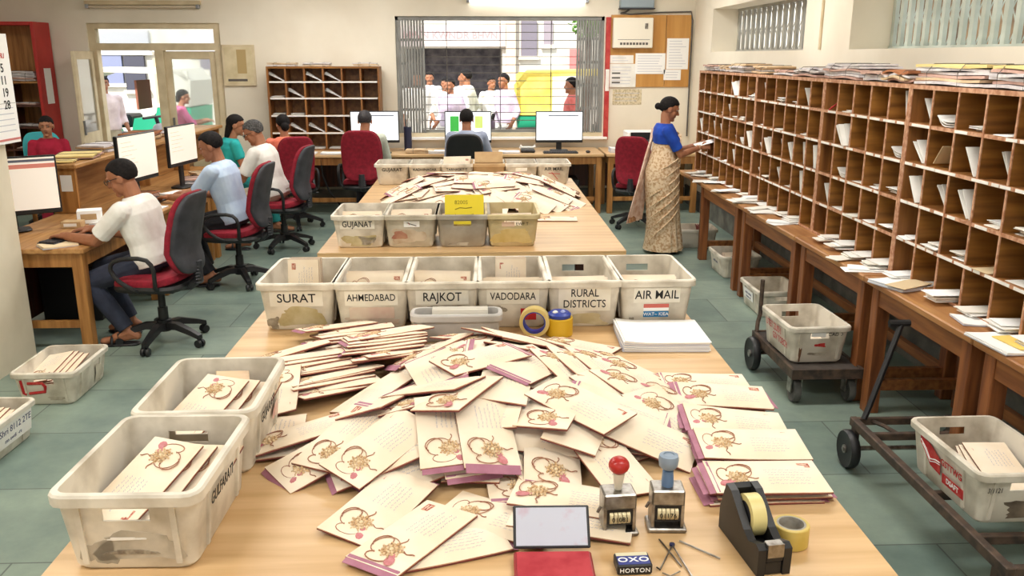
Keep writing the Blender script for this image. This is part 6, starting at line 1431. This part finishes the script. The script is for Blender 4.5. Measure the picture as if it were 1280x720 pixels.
def seated(name, lab, x, y, ang, spec, lean=12, hand_l=None, hand_r=None, hpitch=20, hyaw=0, seat=.515, kn=.0, foot=.06, H=1.0):
    """ang: heading; hands: (forward, left, z) offsets from the pelvis"""
    F = Vector((math.cos(ang), math.sin(ang), 0)); Rt = Vector((math.sin(ang), -math.cos(ang), 0)); Z = Vector((0, 0, 1)); fem = spec.get('fem', False); g = .92 if fem else 1
    pel = Vector((x, y, seat + .075)); tu = (Z * math.cos(R(lean)) + F * math.sin(R(lean))).normalized()
    nek = pel + tu * .49 * g * H; P = {'fwd': F, 'rt': Rt, 'pelvis': pel, 'chest': pel + tu * .3, 'neck': nek}
    hd = (Z * math.cos(R(lean * .5)) + F * math.sin(R(lean * .5 + 4))).normalized(); P['head'] = nek + hd * .140 + F * .035
    q = ang + R(hyaw); hf = Vector((math.cos(q) * math.cos(R(hpitch)), math.sin(q) * math.cos(R(hpitch)), -math.sin(R(hpitch)))); P['hf'] = hf; P['hu'] = Vector((math.cos(q) * math.sin(R(hpitch)), math.sin(q) * math.sin(R(hpitch)), math.cos(R(hpitch))))
    P['sh'] = {}; P['el'] = {}; P['wr'] = {}; P['hd'] = {}; P['hip'] = {}; P['knee'] = {}; P['ank'] = {}; P['toe'] = {}
    for s, hh in ((-1, hand_l), (1, hand_r)):
        sh = nek - tu * .065 + Rt * s * (.175 if fem else .188) * g + F * .02; P['sh'][s] = sh
        tgt = (pel + F * hh[0] + Rt * (-hh[1]) if hh else pel + F * .3 + Rt * s * .15); tgt = Vector((tgt.x, tgt.y, hh[2] if hh else .75))
        e, w = ik(sh, tgt, .29 * g, .25 * g, Vector((0, 0, -1)) * .9 + Rt * s * .35 - F * .3); P['el'][s] = e; P['wr'][s] = w
        dv = (w - e).normalized(); dv = Vector((dv.x, dv.y, min(dv.z, 0) * .3)); P['hd'][s] = (dv, Z, -s)
        hip = pel + Rt * s * .085 + F * .02 - Z * .005; P['hip'][s] = hip; an = pel + F * (.40 + foot * s + kn) + Rt * s * .13; an.z = .095
        k, an = ik(hip, an, .44 * g, .43 * g, Z * .8 + F); P['knee'][s] = k; P['ank'][s] = an; P['toe'][s] = Vector((an.x + F.x * .17 + Rt.x * s * .03, an.y + F.y * .17 + Rt.y * s * .03, .034))
    return figure(name, lab, P, spec)
seated('person', 'man in a white short sleeved shirt and glasses typing at the front left desk', -2.25, 5.93, R(176), dict(shirt=WHITE_S, trousers=DENIM, glasses=True, skin=SKIN, sleeve=.8, recede=.05, vox=.006), lean=15, hand_l=(.56, .10, .765), hand_r=(.52, -.16, .765), hpitch=20, hyaw=8, foot=.05, kn=-.16, H=.90)
seated('person', 'man in a light blue short sleeved shirt working at the middle left desk', -2.12, 7.52, R(176), dict(shirt=BLUE_S, trousers=DARKT, skin=SKIN, sleeve=.75, recede=.1), lean=14, hand_l=(.54, .08, .775), hand_r=(.50, -.20, .775), hpitch=18, hyaw=8, kn=-.12)
seated('person', 'grey haired man in glasses and a white shirt at the far left desk', -2.10, 8.96, R(172), dict(shirt=WHITE_S, trousers=TANT, glasses=True, hair=HAIRG, skin=SKIN, sleeve=.8, vox=.008), lean=16, hand_l=(.5, .08, .79), hand_r=(.46, -.2, .79), hpitch=26, hyaw=12)
seated('person', 'woman in a teal blouse with long dark hair behind the grey haired man', -2.80, 9.75, R(22), dict(shirt=cloth('teal blouse', (44, 182, 178), (30, 160, 160)), trousers=cloth('teal skirt', (40, 150, 150), (30, 130, 130)), fem=True, skin=SKIN2, hairstyle='long', sleeve=.6, vox=.008, shirtname='blouse', collar=False), lean=8, hand_l=(.32, .1, .75), hand_r=(.36, -.12, .75), hpitch=8, hyaw=-14, seat=.55)
seated('person', 'woman in an orange blouse with tied dark hair seated before the small back rack', -2.26, 10.22, R(108), dict(shirt=cloth('coral blouse', (236, 128, 100), (214, 104, 80)), trousers=cloth('cream sari', (226, 208, 176), (200, 170, 130)), fem=True, skin=SKIN2, hairstyle='tied', sleeve=.5, vox=.008, shirtname='blouse', collar=False, hem=.05), lean=6, hand_l=(.42, .14, .79), hand_r=(.42, -.14, .79), hpitch=12, hyaw=10)
seated('person', 'man in a pale shirt seen from behind at the left back monitor', -1.36, 10.40, R(90), dict(shirt=GREEN_S, trousers=DARKT, skin=SKIN, hair=mat('dark greying hair', (52, 48, 52), .6, c2=(34, 30, 32), scale=60), sleeve=1.5, vox=.008), lean=6, hand_l=(.44, .17, .80), hand_r=(.44, -.17, .80), hpitch=10, seat=.50)
seated('person', 'man in a grey blue shirt seen from behind at the middle back monitor', -.15, 10.48, R(90), dict(shirt=GREY_S, trousers=DARKT, skin=SKIN, sleeve=1.4, vox=.008), lean=5, hand_l=(.42, .15, .80), hand_r=(.42, -.24, .80), hpitch=6, seat=.51)
seated('person', 'woman in a crimson top sitting behind the raised counter at the left', -5.04, 10.38, R(-62), dict(shirt=cloth('crimson kurta', (176, 26, 58), (150, 18, 44)), trousers=cloth('crimson skirt', (150, 24, 50), (130, 18, 40)), fem=True, skin=SKIN2, hairstyle='tied', sleeve=1.2, vox=.007, shirtname='kurta', collar=False), lean=2, hand_l=(.3, .12, .72), hand_r=(.3, -.12, .72), hpitch=6, hyaw=-12, seat=.50)
tag(MB().tube([(-4.60 + .0, 10.2, .95), (-4.60, 10.2, .951)], .001, BEAD, 4).build('necklace_bead'), 'thin gold bead at the neck of the woman in crimson', 'jewellery') if False else None
# woman in the sari, standing
def sari_woman():
    x, y = 1.86, 8.62; F = Vector((1, -.05, 0)).normalized(); Rt = Vector((F.y, -F.x, 0)); Z = Vector((0, 0, 1)); pel = Vector((x - .02, y, .87)); tu = Vector((F.x * .03, F.y * .03, 1)).normalized(); nek = pel + tu * .435
    P = {'fwd': F, 'rt': Rt, 'pelvis': pel, 'chest': pel + tu * .28, 'neck': nek, 'head': nek + Z * .140 + F * .03}
    a = R(18); P['hf'] = F * math.cos(a) - Z * math.sin(a); P['hu'] = F * math.sin(a) + Z * math.cos(a)
    P['sh'] = {}; P['el'] = {}; P['wr'] = {}; P['hd'] = {}
    for s in (-1, 1):
        sh = nek - tu * .065 + Rt * s * .155 + F * .0; P['sh'][s] = sh; tg = Vector((2.20, y + (-.06 if s == 1 else .06), 1.075 if s == 1 else 1.09)); e, w = ik(sh, tg, .27, .24, Vector((0, 0, -1)) - F * .1 + Rt * s * .2); P['el'][s] = e; P['wr'][s] = w; P['hd'][s] = ((F + Z * .12).normalized(), Rt * s * .8 + Z * .5, -s)
    B_ = cloth('royal blue blouse', (28, 78, 184), (20, 58, 156))
    SAR = mat('beige printed sari', (228, 204, 170), .85, c2=(188, 146, 104), scale=44, detail=5, lo=.44, hi=.62, bump=.35, bscale=9); BRD = mat('sari border', (196, 150, 104), .8, c2=(150, 96, 66), scale=40)
    PAL = mat('pink beige pallu', (230, 202, 184), .85, c2=(206, 164, 140), scale=18, detail=5, lo=.42, hi=.62)
    body = figure('person', 'woman in a beige sari and royal blue blouse sorting letters at the right rack', P, dict(fem=True, shirt=B_, skin=SKIN, hairstyle='bun', sleeve=.78, vox=.006, shirtname='blouse', collar=False, hem=.5, curl=.8, face=True))
    # legs inside the drape, feet
    sk = MB(); rr = []
    for t, a, b, dx in ((-.10, .150, .112, .005), (-.04, .152, .114, .004), (0, .160, .118, 0), (.06, .180, .135, 0), (.16, .205, .165, -.01), (.30, .205, .165, -.005), (.48, .19, .16, .01), (.66, .185, .16, .025), (.82, .195, .175, .03), (.93, .205, .19, .03)):
        z = 1.02 - t * 1.06; ring = []
        for k in range(72):
            th = 2 * PI * k / 72; pl = 1 + (.035 + .05 * t) * math.sin(th * 15) * max(0, math.cos(th - .3)) * t + .012 * math.sin(th * 7 + t * 9)
            ring.append(Vector((x - .015 + dx, y, z)) + F * b * 1.05 * math.cos(th) * pl + Rt * a * math.sin(th) * pl)
        rr.append(ring)
    sk.loft(rr, SAR); sk.build('sari', body, True, 60)
    # diagonal pleats across the body and hips
    fo = MB()
    for k in range(7):
        z0 = 1.0 - k * .085; z1 = z0 - .20 - .03 * k
        pts = []
        for q in range(9):
            th = 2.6 - q * .26; zz = z1 + (z0 - z1) * q / 8 if False else z0 + (z1 - z0) * (1 - q / 8)
            t = max(0, min(1, (1.02 - zz) / 1.06)); b = .16 + .02 * math.sin(t * 3); a_ = .19
            pts.append(Vector((x - .015, y, zz)) + F * (b + .010) * math.cos(th) + Rt * (a_ + .010) * math.sin(th))
        fo.tube(pts, [.002, .005, .007, .008, .008, .007, .006, .005, .002], SAR, 6)
    fo.build('sari_folds', body, True)
    # drape across the chest to the far (left) shoulder, and the pallu hanging behind
    dr = MB(); L = -Rt
    def strip(c0, wv, n, th, m, mb):
        rings = []
        for c, w, nn in zip(c0, wv, n):
            ring = []
            for k in range(13):
                q = k / 12 - .5; ring.append(c + w * q + nn * (.014 * math.sin(k * 1.9)))
            rings.append(ring + [p - nn * th for p in ring[::-1]])
        mb.loft(rings, m)
    strip([Vector((x + .06, y, .98)) + Rt * .13 + F * .06, Vector((x + .09, y, 1.09)) + F * .06, nek - Z * .10 + L * .11 + F * .10, nek - Z * .005 + L * .125 + F * .01, nek - Z * .10 + L * .12 - F * .105], [Z * .22, Z * .24 + L * .05, L * .12 + Z * .08, L * .13, L * .14], [F, F, (F + Z).normalized(), Z, -F], .008, SAR, dr)
    dr.build('sari_drape', body, True)
    pa = MB(); pts = [nek - Z * .06 + L * .09 - F * .105, nek - Z * .30 + L * .06 - F * .16, nek - Z * .55 + L * .02 - F * .205, nek - Z * .80 + L * .0 - F * .25, nek - Z * .99 + L * .0 - F * .285]
    strip(pts, [L * .16, L * .18 + F * .05, L * .22 + F * .10, L * .24 + F * .15, L * .26 + F * .18], [-F] * 5, .006, PAL, pa); po = pa.build('pallu', body, True)
    pb = MB(); strip([pts[4] + Z * .06, pts[4] + Z * .01], [L * .262 + F * .12, L * .264 + F * .12], [-F * 1.02] * 2, .012, BRD, pb); pb.build('border', po, True)
    for s in (-1, 1):
        f = MB(); c = Vector((x + .03, y, .03)) + Rt * s * .075; f.sell(.115, .042, .028, SKIN, .8, .8, 20, 8, frame(c, F, Z)); f.sell(.12, .048, .008, BLACK, .5, .7, 20, 6, frame(c - Z * .022, F, Z)); f.build('sandal', body, True)
    for s in (-1, 1):
        b = MB(); w = P['wr'][s]; d = (w - P['el'][s]).normalized(); M = frame(w - d * .03, d.cross(Z).normalized(), d)
        b.tube([M @ Vector((.033 * math.cos(k * PI / 8), .033 * math.sin(k * PI / 8), 0)) for k in range(16)], .003, BEAD, 6, True); b.build('bangle', body, True)
    lt = letter(LET[0], (2.262, y - .02, 1.115), (R(8), R(-14), R(4)), 'white letter held in the hands of the woman in the sari')
sari_woman()
# ---- crowd in the street
def standing(name, lab, x, y, ang, spec, z0=0, h=1.0, arms=0):
    F = Vector((math.cos(ang), math.sin(ang), 0)); Rt = Vector((math.sin(ang), -math.cos(ang), 0)); Z = Vector((0, 0, 1)); pel = Vector((x, y, z0 + .93 * h)); nek = pel + Z * .50 * h
    P = {'fwd': F, 'rt': Rt, 'pelvis': pel, 'chest': pel + Z * .3, 'neck': nek, 'head': nek + Z * .145 + F * .02, 'hf': F, 'hu': Z, 'sh': {}, 'el': {}, 'wr': {}, 'hd': {}, 'hip': {}, 'knee': {}, 'ank': {}, 'toe': {}}
    for s in (-1, 1):
        sh = nek - Z * .065 + Rt * s * .18; P['sh'][s] = sh; e, w = ik(sh, pel + Rt * s * .27 + F * (.08 + arms * .3) + Z * (-.02 + arms * .2), .29, .25, -F - Z * arms); P['el'][s] = e; P['wr'][s] = w; P['hd'][s] = ((w - e).normalized(), Rt * s, -s)
        hip = pel + Rt * s * .085; an = Vector((x, y, z0 + .09)) + Rt * s * .1 + F * .05 * s; k, an = ik(hip, an, .44 * h, .44 * h, F); P['hip'][s] = hip; P['knee'][s] = k; P['ank'][s] = an; P['toe'][s] = an + F * .16 - Z * .06
    return figure(name, lab, P, spec)
WK = cloth('white kurta', (246, 242, 234), (230, 226, 218)); WT = cloth('white pyjama', (240, 236, 228), (222, 218, 210)); PK = cloth('pink cloth', (232, 120, 160), (214, 96, 140)); CR = cloth('faded red cloth', (222, 120, 112), (200, 96, 90)); LV = cloth('lavender cloth', (216, 200, 214), (196, 176, 200))
def crowd(x, y, ang, lab, sm, tm, h=1.0, arms=0, cap=False, **k):
    d = dict(shirt=sm, trousers=tm, skin=SKIN, vox=.014, sleeve=1.6, face=False, shoes=False); d.update(k); o = standing('person', lab, x, y, ang, d, h=h, arms=arms); return o
base = crowd(-1.05, 15.0, R(-70), 'man in white leftmost of the crowd seen through the back window', WK, WT)
CRD = [(-.58, 15.6, R(-100), 'man in white with head low in the left of the window crowd', WK), (-.20, 15.1, R(160), 'man in white turned left in the middle of the window crowd', WK), (.22, 15.8, R(-60), 'man in white at the back right of the window crowd', WK), (-1.12, 16.1, R(-60), 'man in faded red at the left edge of the window crowd', CR), (.42, 14.4, R(-140), 'man in lavender near the parked scooter', LV), (-.95, 17.2, R(-90), 'man in white at the back left of the window crowd by the shop', WK), (-.32, 17.3, R(-90), 'man in white standing before the dark shop opening', WK), (-.45, 14.1, R(-120), 'man in lavender nearest the window behind the middle monitor', LV), (-1.6, 15.4, R(-40), 'man in white half hidden by the left folding grille', WK)]
bk = [c for c in bpy.data.objects if c.parent is base]
for (x, y, a, lab, sm) in CRD:
    c = base.copy(); COL.objects.link(c); c['label'] = lab
    Mx = Matrix.Translation((x, y, 0)) @ Matrix.Rotation(a - R(-70), 4, 'Z') @ Matrix.Scale(rc.uniform(.93, 1.02), 4) @ Matrix.Translation((1.05, -15.0, 0)); c.matrix_world = Mx
    for k in bk:
        kc = k.copy(); COL.objects.link(kc); kc.parent = c
        if kc.name.startswith('shirt') and sm is not WK: kc.material_slots[0].link = 'OBJECT'; kc.material_slots[0].material = sm
crowd(1.42, 13.35, R(170), 'person in a red top standing right of the yellow rickshaw', CR, DARKT, .96)
crowd(-5.55, 13.3, R(-60), 'man in a white shirt looking in through the open doorway', cloth('pinkish white shirt', (240, 222, 222), (224, 204, 206)), TANT, .98, face=True)
seated('person', 'rider in bright pink on the white scooter outside the door', -4.78, 14.15, R(18), dict(shirt=PK, trousers=DARKT, fem=True, skin=SKIN2, vox=.012, sleeve=1.3, face=False, shoes=False, collar=False, hairstyle='tied'), lean=6, hand_l=(.42, .2, .95), hand_r=(.42, -.2, .95), seat=.66, hpitch=4)
